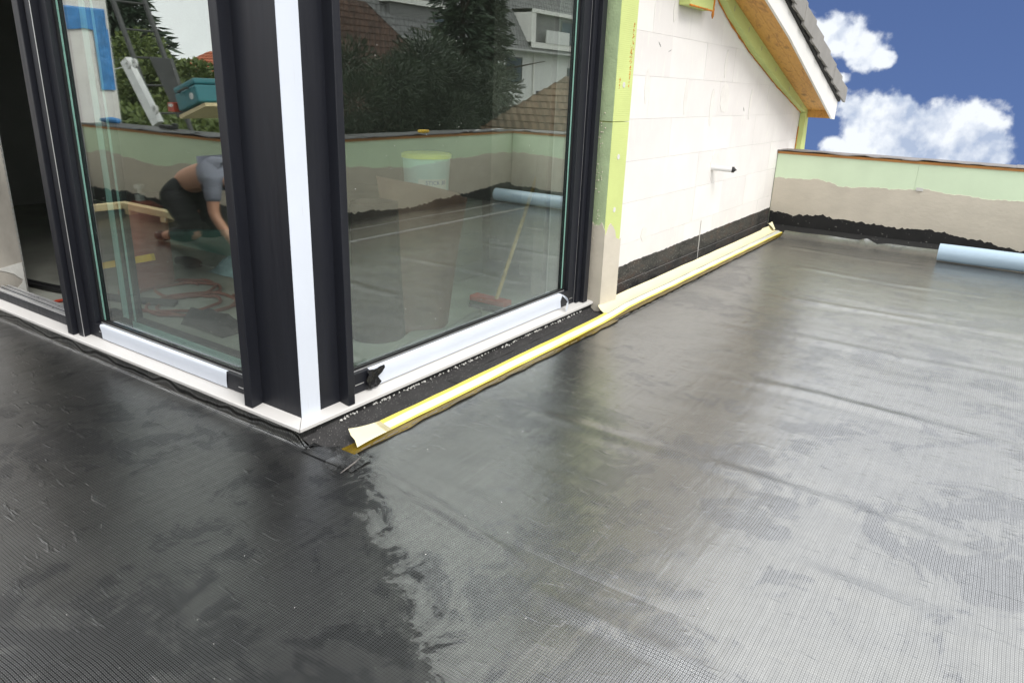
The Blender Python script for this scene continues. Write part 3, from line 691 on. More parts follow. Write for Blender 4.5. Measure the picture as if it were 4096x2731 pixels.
for r in range(10):
    z0, z1 = zrow[r], zrow[r+1]
    x = 2.30; edges = [2.30]; s = starts[r]
    if s-2.30 > 0.15: edges.append(s)
    x = s
    while x < 6.98:
        x += {1: 0.62, 2: 0.63, 3: 0.645, 4: 0.645, 5: 0.655, 6: 0.638, 7: 0.63}.get(r, 0.625)*random.uniform(0.985, 1.015); edges.append(min(x, 7.0))
    for a, b in zip(edges, edges[1:]):
        if b-a < 0.05: continue
        yo = random.uniform(-0.0008, 0.0008)
        pts = clip_block(a+J/2, b-J/2, z0+J/2, z1-J/2, 0, 0)
        if pts: obj('block', MB().prism(pts, 1, WY+yo, WY+0.29), M['aac'], gw)
obj('mortar_bed', MB().prism([(2.3, -0.2), (6.99, -0.2), (6.99, rake(6.99)-0.02), (2.3, 2.45)], 1, WY+0.0035, WY+0.28), M['mortar'], gw)

def jag_profile(s0, s1, f, amp, step, seed, tooth=0.4):
    """top outline: list of (s, z)"""
    out = []; s = s0
    while s < s1:
        out.append((s, f(s)+amp*fbm(s*3.0, seed, 1.7, 5)+tooth*amp*fbm(s*22, seed, 4.2, 3)))
        s += step*random.uniform(0.6, 1.5)
    out.append((s1, f(s1)+amp*fbm(s1*3.0, seed, 1.7, 5))); return out
def jag_sheet(s0, s1, zlow, f, amp, step, seed, fr, thick, tooth=0.4, inner=0.0):
    """coat with a ragged top edge: fr(s, n, z) -> world; front at n=thick"""
    prof = jag_profile(s0, s1, f, amp, step, seed, tooth); N = len(prof); m = MB(); vs = []
    for s, z in prof: vs += [fr(s, inner, zlow), fr(s, thick, zlow), fr(s, thick*0.8, z), fr(s, inner, z+0.001)]
    fs = []
    for i in range(N-1):
        a = i*4; b = a+4
        fs += [(a+1, b+1, b+2, a+2), (a+2, b+2, b+3, a+3)]
    fs += [(0, 1, 2, 3), ((N-1)*4+3, (N-1)*4+2, (N-1)*4+1, (N-1)*4)]
    return m.add(vs, fs)
# black bitumen foot: one coat per block so the joints stay open
def frw(s, nn, z): return (s, WY-0.0012-nn, z)
for (xa, xb) in ((2.50, 2.85), (2.853, 3.36), (3.363, 3.79), (3.793, 4.20), (4.215, 4.62), (4.623, 5.25), (5.253, 5.60), (5.603, 6.195)):
    obj('bitumen_coat', jag_sheet(xa, xb, 0.0745, lambda s: 0.192+0.005*(s-2.5), 0.006, 0.012, 3.1, frw, 0.0028, 0.9), M['wallcoat'], gw)
for (xa, xb) in ((2.50, 2.70), (2.703, 3.05), (3.053, 3.25), (3.253, 3.9), (3.903, 4.28), (4.283, 4.62), (4.623, 5.1), (5.103, 5.75), (5.753, 6.195)):
    obj('bitumen_coat', MB().box((xa, WY-0.004, -0.03), (xb, WY-0.0012, 0.0705)), M['wallcoat'], gw)
for a, b in (((4.205, -0.02), (4.2105, 0.22)),):
    obj('mortar_drip', jag_sheet(a[0], b[0], 0.0, lambda s: 0.33, 0.05, 0.0025, 7, frw, 0.006), M['mortar'], gw)
# smears, filler patches and scratches
def blob(cx, cz, rx, rz, seed, y=WY-0.0022, n=26):
    return MB().prism([(cx+rx*math.cos(2*math.pi*k/n)*(1+0.22*nz2(seed, k*0.7)), cz+rz*math.sin(2*math.pi*k/n)*(1+0.22*nz2(seed+5, k*0.7))) for k in range(n)], 1, y, y+0.0015)
obj('filler_patch', blob(4.375, 0.745, 0.105, 0.13, 2), M['patch'], gw)
for q in ((4.42, 1.27, 0.10, 0.11, 4), (4.15, 1.20, 0.04, 0.14, 6), (4.36, 1.52, 0.03, 0.10, 7), (3.27, 1.80, 0.03, 0.07, 9), (3.10, 0.36, 0.05, 0.05, 11), (5.1, 1.22, 0.03, 0.12, 13), (3.6, 1.27, 0.03, 0.12, 15), (2.93, 1.33, 0.03, 0.1, 17)):
    obj('filler_patch', blob(*q), M['patch'], gw)
for x0, z0, x1, z1 in ((3.05, 1.60, 3.09, 1.57), (3.22, 1.55, 3.27, 1.565), (4.92, 1.20, 4.95, 1.165)):
    obj('scratch', MB().tube([(x0, WY-0.001, z0), ((x0+x1)/2, WY-0.002, (z0+z1)/2), (x1, WY-0.001, z1)], [0.0008, 0.003, 0.0008], 5), M['steel'], gw)

# insulated reveal post between the window and the gable wall
def board_x(a, b): return B(a, b, 0.002)
IX0, IX1, IY = 2.300, 2.512, -0.040
for z0, z1 in ((0.0, 1.1265), (1.1295, 2.38)):
    ib = obj('insulation_board', board_x((IX0+0.002, IY, z0), (IX1, WY+0.03, z1)), M['xps'], gw)
    obj('cut_face', B((IX0, IY+0.003, z0+0.002), (IX0+0.0018, WY+0.03, z1-0.002)), M['xps_side'], ib)
    for zz in (0.93, 1.33, 1.82, 0.62):
        if z0 < zz < z1: obj('dowel', MB().lathe((2.40+0.02*nz2(zz*9), IY-0.0005, zz), [(0.016, 0.002), (0.016, -0.0015), (0.006, -0.0018), (0.0002, 0.0)], 12, 1), M['mortar'], ib)
def fri(s, nn, z): return (s, IY-0.0003-nn, z)
def fri2(s, nn, z): return (IX0-0.0003-nn, s, z)
obj('render_coat', jag_sheet(IX0-0.004, IX1+0.006, 0.0, lambda s: 0.475+0.05*math.sin((s-2.3)*24), 0.035, 0.006, 5.5, fri, 0.005, 0.8), M['render'], gw)
obj('render_coat', jag_sheet(IY-0.004, WY, 0.0, lambda s: 0.55+0.9*max(0, s), 0.08, 0.005, 9.5, fri2, 0.004, 0.9), M['render'], gw)
# rough mortar beads along the frame joint
bs = MB()
for i in range(150):
    z = random.uniform(0.05, 2.3); s = random.uniform(0.005, 0.05) if z < 1.25 else random.uniform(0.03, 0.055); r = random.uniform(0.0012, 0.0038)*(1.3 if z < 1.2 else 0.6)
    bs.lathe((IX0-0.002, s, z), [(r, 0.002), (r*0.7, -r*0.6), (0.0003, -r)], 6, 0)
tag(obj('mortar_bead', bs, M['render'], gw), kind='stuff')
# foam smear on the reveal board
fs_ = MB()
for k in range(120):
    u = random.random(); z = 1.66-0.34*u; x = 2.475-0.012*u+random.gauss(0, 0.010*(1-abs(2*u-0.8))+0.001); r = random.uniform(0.0012, 0.0042)
    fs_.lathe((x, IY-0.0005, z), [(r, 0.001), (r*.7, -r*.5), (0.0002, -r*.7)], 6, 1)
for k in range(24):
    x = 2.345+random.gauss(0, 0.006); z = 1.335+random.gauss(0, 0.02)+(x-2.345)*2; r = random.uniform(0.001, 0.003); fs_.lathe((x, IY-0.0005, z), [(r, 0.001), (r*.7, -r*.5), (0.0002, -r*.7)], 6, 1)
tag(obj('foam_smear', fs_, M['foam'], gw), kind='stuff')

# insulation along the rake, the corner strip and the offcut, with orange foam at their edges
GY = 0.0
def rk(x): return 1.172+0.292*(6.91-x)                 # where the soffit meets the insulation
low = [(2.4, 2.48), (3.4, 2.19), (4.011, 1.942), (4.237, 1.845), (4.54, 1.745), (4.911, 1.626), (5.767, 1.398), (6.84, 1.145)]
def lowz(x):
    for (a, b), (c, d) in zip(low, low[1:]):
        if a <= x <= c: return b+(d-b)*(x-a)/(c-a)
    return low[-1][1]
cuts = [2.55, 3.98, 5.265, 6.838]
for a, b in zip(cuts, cuts[1:]):
    xs_ = [a+0.0015]+[p[0] for p in low if a < p[0] < b]+[b-0.0015]
    pts = [(x, lowz(x)) for x in xs_]
    pts += [(x, rk(x)-0.002) for x in ((b-0.0015, a+0.0015) if b < 6.3 else (6.915, a+0.0015))]
    rb = obj('insulation_board', MB().prism(pts, 1, GY, WY-0.004), M['xps'], gw)
    for q in frange(a+0.25, b-0.25, 0.45):
        obj('dowel', MB().box((q-0.004, GY-0.0012, rk(q)-0.07), (q+0.004, GY+0.001, rk(q)-0.035)), M['steel'], rb)
obj('insulation_board', MB().prism([(6.842, 0.70), (7.03, 0.70), (6.965, 1.150), (6.918, 1.166), (6.842, 1.142)], 1, GY, WY-0.004), M['xps'], gw)
obj('insulation_board', B((3.31, -0.02, 1.840), (3.735, WY-0.003, 2.15)), M['xps'], gw)
fm = MB()
pl = []
for x in frange(3.3, 6.83, 0.03): pl.append((x, WY-0.006+0.004*nz2(x*11), lowz(x)-0.002+0.006*nz2(x*9, 4)))
fm.tube(pl, [0.004+0.010*abs(nz2(x[0]*4, 9))**1.3*(2.0 if x[0] < 4.6 else 0.7) for x in pl], 7)
obj('foam_bead', fm, M['foam'], gw, True)
pl = [(x, -0.020+0.003*nz2(x*30), 1.838+0.002*nz2(x*40, 2)) for x in frange(3.308, 3.737, 0.012)]
obj('foam_bead', MB().tube(pl, [0.005+0.006*abs(nz2(p[0]*25, 5)) for p in pl], 6), M['foam'], gw, True)
pl = [(3.735+0.004*nz2(z*40), -0.02, z) for z in frange(1.79, 2.1, 0.015)]
obj('foam_bead', MB().tube(pl, [0.003]+[0.007+0.006*abs(nz2(p[2]*30, 3)) for p in pl[1:]], 6), M['foam'], gw, True)
pl = [(6.838+0.003*nz2(z*30), WY-0.006, z) for z in frange(0.75, 1.0, 0.03)]
obj('foam_bead', MB().tube(pl, [0.005+0.004*nz2(p[2]*30) for p in pl], 6), M['foam'], gw, True)

# ------------------------------------------------------------------ tiled roof above the gable
rf = thing('tiled_roof', (6.9, -0.25, 1.1), 'grey tiled roof verge with white fascia and pine soffit above the gable', 'roof')
XE = 6.92
def soff(y0, y1):
    return MB().add([(2.3, y0, rk(2.3)), (XE, y0, rk(XE)), (XE, y1, rk(XE)), (2.3, y1, rk(2.3)), (2.3, y0, rk(2.3)+0.022), (XE, y0, rk(XE)+0.022), (XE, y1, rk(XE)+0.022), (2.3, y1, rk(2.3)+0.022)],
                    [(0, 1, 2, 3)[::-1], (4, 5, 6, 7), (0, 1, 5, 4), (1, 2, 6, 5), (2, 3, 7, 6), (3, 0, 4, 7)])
FY = -0.252
obj('soffit_board', soff(FY+0.022, -0.125), M['soffit'], rf)
obj('soffit_board', soff(-0.1235, WY), M['soffit'], rf)
obj('eave_board', B((XE+0.0015, FY+0.022, 1.096), (XE+0.03, 0.055, rk(XE)+0.03)), M['soffit'], rf)
fb = [(2.3, rk(2.3)-0.06), (4.9, rk(4.9)-0.012), (6.93, 1.092), (7.045, 1.086), (7.065, 1.262), (2.3, rk(2.3)+0.15)]
obj('fascia', MB().prism(fb, 1, FY, FY+0.02), M['white'], rf)
obj('underlay_strip', MB().prism([(2.3, rk(2.3)+0.1515), (7.075, 1.264), (7.09, 1.30), (2.3, rk(2.3)+0.195)], 1, FY-0.02, FY+0.05), M['underlay'], rf)
def topl(x): return rk(x)+0.150
k = 0; x1 = 7.22
while x1 > 2.6:
    x0 = x1-0.35; dz0 = 0.012*random.uniform(0.7, 1.2); yo = random.uniform(-0.003, 0.003)
    # verge tile: sloping plate with a hanging flange, each one lifted over the next
    def tz(x): return topl(x)+0.150+0.026*(x-x0)/0.35
    th_ = MB().prism([(x0-0.05, tz(x0-0.05)-0.15), (x1, tz(x1)-0.148), (x1+0.012, tz(x1)-0.06), (x1, tz(x1)), (x0-0.05, tz(x0-0.05))], 1, FY-0.045+yo-0.0015*(k % 2)*2, FY-0.022+yo-0.0015*(k % 2)*2)
    tl = obj('roof_tile', th_, M['tile'], rf)
    pl_ = MB().add([(x0-0.05, FY-0.021, tz(x0-.05)-0.02), (x1, FY-0.021, tz(x1)-0.02), (x1, 0.02, tz(x1)-0.02), (x0-0.05, 0.02, tz(x0-.05)-0.02), (x0-0.05, FY-0.021, tz(x0-.05)-0.001), (x1, FY-0.021, tz(x1)-0.001), (x1, 0.02, tz(x1)-0.001), (x0-0.05, 0.02, tz(x0-.05)-0.001)],
                   [(3, 2, 1, 0), (4, 5, 6, 7), (0, 1, 5, 4), (1, 2, 6, 5), (2, 3, 7, 6), (3, 0, 4, 7)])
    obj('tile_plate', pl_, M['tile'], tl)
    lg = MB().tube([(x0+0.02, FY-0.012, tz(x0)-0.152), (x0+0.12, FY-0.03, tz(x0+.1)-0.156)], [0.012, 0.004], 5); obj('underlay_lug', lg, M['underlay'], tl)
    x1 = x0; k += 1
field = MB()
for i in range(16):
    xa = 7.2-0.35*i; xb = xa-0.375
    field.add([(xb, 0.02, topl(xb)+0.150), (xa, 0.02, topl(xa)+0.172), (xa, 6.4, topl(xa)+0.172), (xb, 6.4, topl(xb)+0.150), (xa, 0.02, topl(xa)+0.145), (xa, 6.4, topl(xa)+0.145)], [(0, 1, 2, 3), (1, 4, 5, 2)])
obj('tile_field', field, M['tile'], rf)

# ------------------------------------------------------------------ pipe through the wall
pp = thing('wall_pipe', (4.303, WY, 0.735), 'white pipe with a black end cap sticking out of the block wall', 'pipe')
d = (Vector((4.42, -0.225, 0.722))-Vector((4.303, 0.07, 0.737))).normalized()
p0 = Vector((4.303, 0.07, 0.737)); p1 = p0+d*0.185
obj('pipe_body', MB().tube([p0, p1], 0.0215, 20), M['pvc'], pp, True, 40)
obj('end_cap', MB().tube([p1-d*0.016, p1-d*0.015, p1+d*0.004, p1+d*0.006, p1+d*0.014, p1+d*0.015, p1+d*0.024], [0.0219, 0.0232, 0.0232, 0.016, 0.012, 0.007, 0.004], 16), M['black'], pp, True, 40)

# ------------------------------------------------------------------ release paper along the wall foot
tp = thing('release_tape', (2.3, -0.12, 0.0), 'long cream and yellow release paper strip peeled off along the wall foot', 'tape')
def ty(x): return -0.155+0.010*math.sin(x*1.3)+0.006*nz2(x*2)
def sy(x):
    y = -0.158 if x > 0.3 else -0.158-0.25*(0.3-x)**2
    return y+0.005*nz2(x*1.7, 3)
rows_g, rows_u, rows_l = [], [], []
for x in frange(0.115, 5.98, 0.03):
    far = min(1, max(0, (x-2.1)/0.4)); c = sy(x)+0.03*far
    e = max(0, (0.30-x)/0.19); lift = 0.016*e**1.5; w = 0.033+0.003*e
    wv = 0.002*nz2(x*6, 1)
    def pt(u): return (x+0.02*e*u, c+u*w+wv+(0.015*e if u > 0 else 0), 0.012+0.010*(u+1)*0.8+lift*(1+0.6*u*e)+0.0025*nz2(x*5, u*2))
    rows_l.append([pt(-1.0), pt(-0.82), pt(-0.62)]); rows_g.append([pt(-0.62), pt(-0.2), pt(0.2), pt(0.45)]); rows_u.append([pt(0.45), pt(0.75), pt(1.0)])
k0 = next(i for i, r in enumerate(rows_g) if r[0][0] > 0.25)
obj('tape_edge', MB().grid(rows_l[k0:]), M['yellow'], tp, True)
obj('tape_middle', MB().grid(rows_g[k0:]), M['greytape'], tp, True)
kk = next(i for i, r in enumerate(rows_u) if r[0][0] > 2.24)
obj('tape_edge', MB().grid(rows_u[k0:kk]), M['yellow'], tp, True)
obj('tape_end', MB().grid([a+b[1:]+c_[1:] for a, b, c_ in zip(rows_l[:k0+2], rows_g[:k0+2], rows_u[:k0+2])]), M['cream'], tp, True)
fr_ = []
for x in frange(2.24, 5.98, 0.035):
    s = (x-2.24); a = 0.004*nz2(x*3, 5)
    cx = x-0.05*0
    b = sy(x)+0.03*min(1, max(0, (x-2.1)/0.4))
    hh = 0.022+0.012*(x > 5.7)+0.003*nz2(x*4, 7)
    fr_.append([(x, b+0.015, 0.026), (x+0.004, b+0.045, 0.022+a), (x+0.02, b+0.075+a, 0.030+a), (x+0.03, b+0.098+a, 0.030+hh*0.7), (x+0.045, b+0.104+a, 0.030+hh)])
obj('tape_flap', MB().grid(fr_), M['cream'], tp, True)
fold = MB().grid([[(5.93+0.025*i+0.008*j, -0.09+0.03*j-0.012*i*j*.3, 0.03+0.020*j+0.010*math.sin(i*1.4+j)) for j in range(4)] for i in range(4)])
obj('tape_fold', fold, M['cream'], tp, True)

# ------------------------------------------------------------------ parapets
def parapet(name, label, fr, L, seed, cuts, osbmat, capmat, thick=0.34, h=0.755, blackf=None, rendf=None, ins=True, floorfill=True, capend=0.0):
    o = thing(name, fr(L/2, 0, 0), label, 'parapet')
    def bx(s0, s1, n0, n1, z0, z1):
        m = MB(); vs = [fr(s, nn, z) for z in (z0, z1) for s, nn in ((s0, n0), (s1, n0), (s1, n1), (s0, n1))]
        m.add(vs, [(3, 2, 1, 0), (4, 5, 6, 7), (0, 1, 5, 4), (1, 2, 6, 5), (2, 3, 7, 6), (3, 0, 4, 7)]); return m
    obj('parapet_core', bx(0, L, -thick, -0.05, -0.03, h-0.004), M['aac'], o)
    cc = [0.0]+cuts+[L]
    for a, b in zip(cc, cc[1:]): obj('insulation_board', bx(a+0.0008, b-0.0008, -0.05, 0.0, -0.03, h), M['eps'], o)
    obj('render_coat', jag_sheet(0.004, L-0.004, 0.0, rendf or (lambda s: 0.515+0.01*math.sin(s*5)), 0.028, 0.010, seed, fr, 0.005, 0.35), M['render'], o)
    def frb(s, nn, z): return fr(s, nn+0.005, z)
    obj('bitumen_coat', jag_sheet(0.006, L-0.006, 0.0, blackf or (lambda s: 0.13), 0.022, 0.007, seed+3, frb, 0.004, 0.9), M['bitumen'], o)
    x = 0.0
    while x < L-0.01:
        e = min(L, x+1.35*random.uniform(0.8, 1.1)); zj = 0.002*random.random()
        obj('osb_strip', bx(x+0.001, e-0.001, -thick-0.01, 0.010+0.003*random.random(), h+0.001, h+0.0225+zj), osbmat, o); x = e
    x = -capend; k = 0
    while x < L:
        e = min(L+0.02, x+1.9*random.uniform(0.8, 1.1)); rws = []
        for s in frange(x-0.03, e, 0.05):
            r = []
            for nn, dz in ((-thick-0.06, -0.04), (-thick-0.04, 0.004), (-thick*0.6, 0.008), (-thick*0.25, 0.008), (-0.01, 0.006), (0.016, 0.003), (0.024, -0.004)):
                up = (0.030*max(0, fbm(s*3.2, seed+k, 2.1, 3))+0.005) if nn > -0.05 else 0.004*fbm(s*3, nn*6, seed)
                r.append(fr(s, nn+(0.006*nz2(s*5, seed) if nn > 0 else 0), h+0.026+dz+up+(0.004 if k % 2 else 0)))
            rws.append(r)
        obj('cap_sheet', MB().grid(rws), capmat, o, True); x = e; k += 1
    return o
def fr_right(s, n, z): return (6.2-n, 0.055-s, z)
def black_r(s):
    pts = [(0, 0.150), (0.12, 0.135), (0.24, 0.120), (0.4, 0.140), (0.8, 0.150), (1.2, 0.145), (1.66, 0.152), (1.85, 0.125), (2.08, 0.075), (2.2, 0.07), (3.2, 0.11)]
    for (a, b), (c, d_) in zip(pts, pts[1:]):
        if a <= s <= c: return b+(d_-b)*(s-a)/(c-a)
    return 0.1
parapet('parapet_wall', 'low green parapet with taupe render at the end of the block wall, right of the photo', fr_right, 3.155, 2.2, [1.28, 2.53], M['osb'], M['cap'], blackf=lambda s: black_r(s)+0.03*max(0.3, 1-s/1.5)+0.008)
def fr_front(s, n, z): return (-2.25+s, -3.105+n, z)
parapet('parapet_wall', 'long green parapet behind the photographer, mirrored in the right-hand pane', fr_front, 8.45, 7.7, [1.25, 2.5, 3.75, 5.0, 6.25, 7.5], M['osbx'], M['cap_dark'], blackf=lambda s: 0.10+0.05*math.sin(s*1.7), rendf=lambda s: 0.50+0.035*math.sin(s*2.6))
def fr_left(s, n, z): return (-2.25+n, 6.18-s, z)
parapet('parapet_wall', 'green parapet of the side terrace, mirrored in the left-hand pane', fr_left, 9.28, 12.3, [1.25, 2.5, 3.75, 5.0, 6.25, 7.5], M['osb'], M['cap_dark'], blackf=lambda s: 0.13+0.02*math.sin(s*2.7), rendf=lambda s: 0.50+0.03*math.sin(s*3.6))
# black bitumen-painted cant behind the turned-up membrane
tag(obj('bitumen_cant', MB().grid([[(x, y, 0.002+max(0, (x-6.05))*0.35+0.002*nz2(x*8, y*8)) for x in (5.70, 5.85, 5.95, 6.05, 6.12, 6.19)] for y in frange(-3.1, 0.05, 0.08)]), M['bitumen']), kind='structure')
obj('scraped_patch', B((6.186, -1.30, 0.515), (6.193, -1.24, 0.545)), M['mortar'], bpy.data.objects['parapet_wall'])

# ------------------------------------------------------------------ roll of foil on the deck
rl = thing('foil_roll', (5.60, -2.2, 0.0), 'pale blue wrapped roll lying on the deck along the right parapet', 'roll')
obj('wrapping', MB().lathe((5.60, 0, 0.084), [(0.058, -1.585), (0.071, -1.575), (0.073, -1.57), (0.0745, -1.8), (0.0735, -2.1), (0.0745, -2.5), (0.073, -2.9), (0.06, -2.905)], 28, 1), M['roll_blue'], rl, True, 50)
obj('roll_core', MB().lathe((5.60, 0, 0.084), [(0.058, -1.58), (0.030, -1.578), (0.026, -1.60), (0.026, -1.7)], 24, 1), M['cap'], rl, True, 40)

# ------------------------------------------------------------------ wall at the end of the side terrace, blue tarp on it
ew = thing('end_wall', (-1.3, 6.2, 0.0), 'white block wall ending the side terrace, mirrored at the left pane edge', 'wall')
zr = [0.17, 0.42, 0.68, 0.945, 1.21, 1.47, 1.73, 1.99, 2.25]
for r in range(8):
    x = -2.68
    while x < 0.0:
        e = min(0.04, x+0.62 if not (r % 2 and x < -2.6) else x+0.31)
        obj('block', B((x+0.0012, 6.2, zr[r]+0.0012), (e-0.0012, 6.45, zr[r+1]-0.0012)), M['aac'], ew); x = e
obj('mortar_bed', B((-2.675, 6.204, 0.0), (0.04, 6.44, 2.245)), M['mortar'], ew)
obj('bitumen_coat', jag_sheet(-2.24, 0.03, 0.0, lambda s: 0.17, 0.01, 0.02, 4.4, lambda s, n, z: (s, 6.203-n-0.006, z), 0.004), M['bitumen'], ew)
def tarp(pts, u0, u1): pass
tb = thing('blue_tarp', (-2.4, 6.19, 1.9), 'blue plastic tarp draped over the white end wall, mirrored at the left', 'tarp')
rows = [[(x, 6.19-0.012*abs(nz2(x*9, z*5))-0.008, z+(0.03*nz2(x*6, 2) if z < 1.75 else 0)) for x in frange(-2.64, -1.9, 0.04)] for z in (1.70, 1.75, 1.80, 1.85, 1.89, 1.91)]
rows += [[(x, 6.3, 1.93) for x in frange(-2.64, -1.9, 0.04)]]
obj('tarp_drape', MB().grid(rows), M['bluefoil'], tb, True)
rows = [[(x, 6.19-0.015*abs(nz2(x*12, z*4))-0.006, z) for x in frange(-2.655, -2.50+0.0*z, 0.03)] for z in frange(1.12, 1.72, 0.05)]
obj('tarp_tail', MB().grid(rows), M['bluefoil'], tb, True)

# ------------------------------------------------------------------ things inside the room
br = thing('brown_roll', (1.05, 0.62, 0.03), 'dark brown roll standing upright behind the right pane near the post', 'roll')
obj('roll_sheet', MB().lathe((1.05, 0.62, 0.031), [(0.02, 0), (0.142, 0.0), (0.146, 0.01), (0.128, 0.35), (0.118, 0.70), (0.10, 0.705), (0.095, 0.66), (0.02, 0.655)], 26), M['brown'], br, True, 40)
bsn = thing('brown_sheet', (1.5, 0.62, 0.03), 'reddish brown limp sheet leaning inside the right pane behind the roll', 'sheet')
rows = []
for u in frange(0, 1, 0.06):
    r = []
    for v in frange(0, 1, 0.1):
        xb = 1.14+0.30*u; xt = 1.22+0.78*u; x = xb+(xt-xb)*v; zt = 0.80-0.17*u
        r.append((x, 0.50+0.24*v+0.03*math.sin(u*7+v*1.5)-0.06*u*(1-v), 0.034+zt*v*(1.0 if u < .9 else .97)))
    rows.append(r)
obj('sheet_fabric', MB().grid(rows), M['brown2'], bsn, True)
st = thing('insulation_stack', (2.12, 1.2, 0.03), 'stack of grey boards under the aqua bucket inside the room', 'boards')
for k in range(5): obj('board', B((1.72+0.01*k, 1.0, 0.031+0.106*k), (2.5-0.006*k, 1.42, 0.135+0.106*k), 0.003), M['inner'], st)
bk = thing('plastic_bucket', (2.125, 1.2, 0.562), 'pale aqua bucket with yellow lid and STICK 30 label, seen through the right pane', 'bucket')
obj('bucket_body', MB().lathe((2.125, 1.2, 0.563), [(0.01, 0), (0.140, 0), (0.150, 0.20), (0.155, 0.275), (0.152, 0.285)], 32), M['bucket'], bk, True, 40)
obj('lid', MB().lathe((2.125, 1.2, 0.563), [(0.153, 0.285), (0.162, 0.283), (0.163, 0.305), (0.150, 0.312), (0.01, 0.310)], 32), M['lid'], bk, True, 40)
def label_arc(a0, a1, z0, z1, r): return MB().grid([[(2.125+r*math.cos(a), 1.2+r*math.sin(a), z) for a in frange(a0, a1, 0.08)] for z in (z0, z1)])
a_c = math.atan2(-3.2, -3.75)
lb = obj('label', label_arc(a_c-0.35, a_c+0.95, 0.61, 0.722, 0.1532), M['pvc'], bk, True)
cu = bpy.data.curves.new('print', 'FONT'); cu.body = 'STICK 30'; cu.size = 0.036; cu.extrude = 0.0004; cu.align_x = 'CENTER'; cu.resolution_u = 2
to = bpy.data.objects.new('print', cu); C.objects.link(to)
bpy.context.view_layer.update()
me = bpy.data.meshes.new_from_object(to.evaluated_get(bpy.context.evaluated_depsgraph_get())); bpy.data.objects.remove(to)
for v in me.vertices:
    a = a_c+0.42+v.co.x/0.1537; rr = 0.1539+v.co.z
    v.co = Vector((rr*math.cos(a), rr*math.sin(a), 0.125+v.co.y))
me.materials.append(M['ink']); pr = bpy.data.objects.new('print', me); C.objects.link(pr); pr.parent = lb
bm_ = thing('broom', (1.84, 0.41, 0.03), 'broom with worn wooden stick and red head leaning inside the right pane', 'broom')
obj('stick', MB().tube([(1.82, 0.40, 0.10), (2.62, 0.56, 1.02)], 0.0125, 10), M['stick'], bm_, True, 40)
obj('broom_head', B((1.79, 0.32, 0.07), (1.87, 0.58, 0.105), 0.008), M['redb'], bm_)
obj('bristles', MB().prism([(1.785, 0.032), (1.875, 0.032), (1.865, 0.0695), (1.795, 0.0695)], 1, 0.322, 0.578), M['black'], bm_)
tag(obj('corrugated_hose', MB().tube([(0.40+0.06*k, 0.27+0.012*math.sin(k*.7)+0.006*k, 0.052+0.002*(k % 2)) for k in range(22)], [0.018+0.002*(k % 2) for k in range(22)], 10), M['steel'], None, True), 'grey corrugated hose on the floor just inside the right pane', 'hose')
tag(obj('cable', MB().tube([(3.05-0.05*k, 1.0-0.045*k+0.05*math.sin(k*.5), 0.037) for k in range(14)], 0.006, 6), M['black'], None, True), 'thin black cable curving over the floor near the inner column', 'cable')
cy = thing('gas_cylinder', (0.86, 2.42, 0.03), 'red brown gas cylinder standing behind the left pane', 'cylinder')
obj('cylinder_body', MB().lathe((0.86, 2.42, 0.031), [(0.02, 0), (0.13, 0.0), (0.14, 0.02), (0.14, 0.42), (0.12, 0.49), (0.06, 0.525), (0.03, 0.53)], 28), M['red'], cy, True, 50)
obj('valve', MB().lathe((0.86, 2.42, 0.031), [(0.03, 0.53), (0.03, 0.57), (0.012, 0.575), (0.012, 0.60), (0.03, 0.605), (0.03, 0.625), (0.005, 0.63)], 14), M['steel'], cy, True, 40)
hs_ = MB(); pts = []
for k in range(150):
    a = k*0.21; rr = 0.22+0.07*math.sin(k*0.11)
    pts.append((0.80+rr*math.cos(a)+0.10*math.sin(k*.045), 1.98+rr*0.95*math.sin(a)+0.22*math.sin(k*0.03+1), 0.041+0.006*(k % 9)/9+0.004*math.sin(k*1.3)))
tag(obj('hose_coil', MB().tube(pts, 0.0095, 7), M['hose'], None, True), 'loosely coiled rust red hose on the floor behind the left pane', 'hose')
tag(obj('hose_loop', MB().tube([(0.30+0.11*math.cos(a), 2.32+0.10*math.sin(a), 0.041) for a in frange(0, 5.6, 0.3)], 0.0095, 7), M['redb'], None, True), 'bright red hose loop on the floor at the open sliding door', 'hose')
for dx, dy in ((0, 0), (0.035, 0.03)):
    _q = tag(obj('cable_duct', MB().tube([(0.30+dx, 3.3+dy, 0.048), (0.345+dx, 2.95+dy, 0.048), (0.375+dx, 2.7+dy, 0.050), (0.43+dx, 2.45+dy, 0.048), (0.52+dx, 2.15+dy, 0.048), (0.66+dx, 1.85+dy, 0.048)], 0.015, 8), M['black'], None, True), ('black cable duct nearer the open door, of two running side by side' if dx == 0 else 'black cable duct farther inside the open door, of two running side by side'), 'duct', 'black ducts on the floor')
lv = thing('spirit_level', (0.8, 2.35, 0.3), 'yellow spirit level leaning across the gas cylinder behind the left pane', 'spirit level')
lm = Matrix.Translation((0.665, 2.32, 0.225)) @ Matrix.Rotation(math.atan2(-0.15, 0.6), 4, 'X')
obj('level_body', MB().box((-0.012, -0.31, -0.020), (0.012, 0.31, 0.020), 0.002).xf(lm), M['spirit'], lv)
obj('vial', MB().box((-0.0135, -0.03, -0.009), (0.0135, 0.03, 0.009)).xf(lm), M['leaf_light'], lv)
lv.location = lv.location
tbd = thing('teal_boards', (1.75, 2.9, 0.03), 'pack of teal green boards standing on edge behind the left pane', 'boards')
for k in range(3): obj('board', MB().prism([(2.05, 0.031), (3.6, 0.031), (3.6, 0.10), (2.05, 0.33-0.01*k)], 0, 1.65+0.052*k, 1.70+0.052*k), M['teal_board'], tbd)
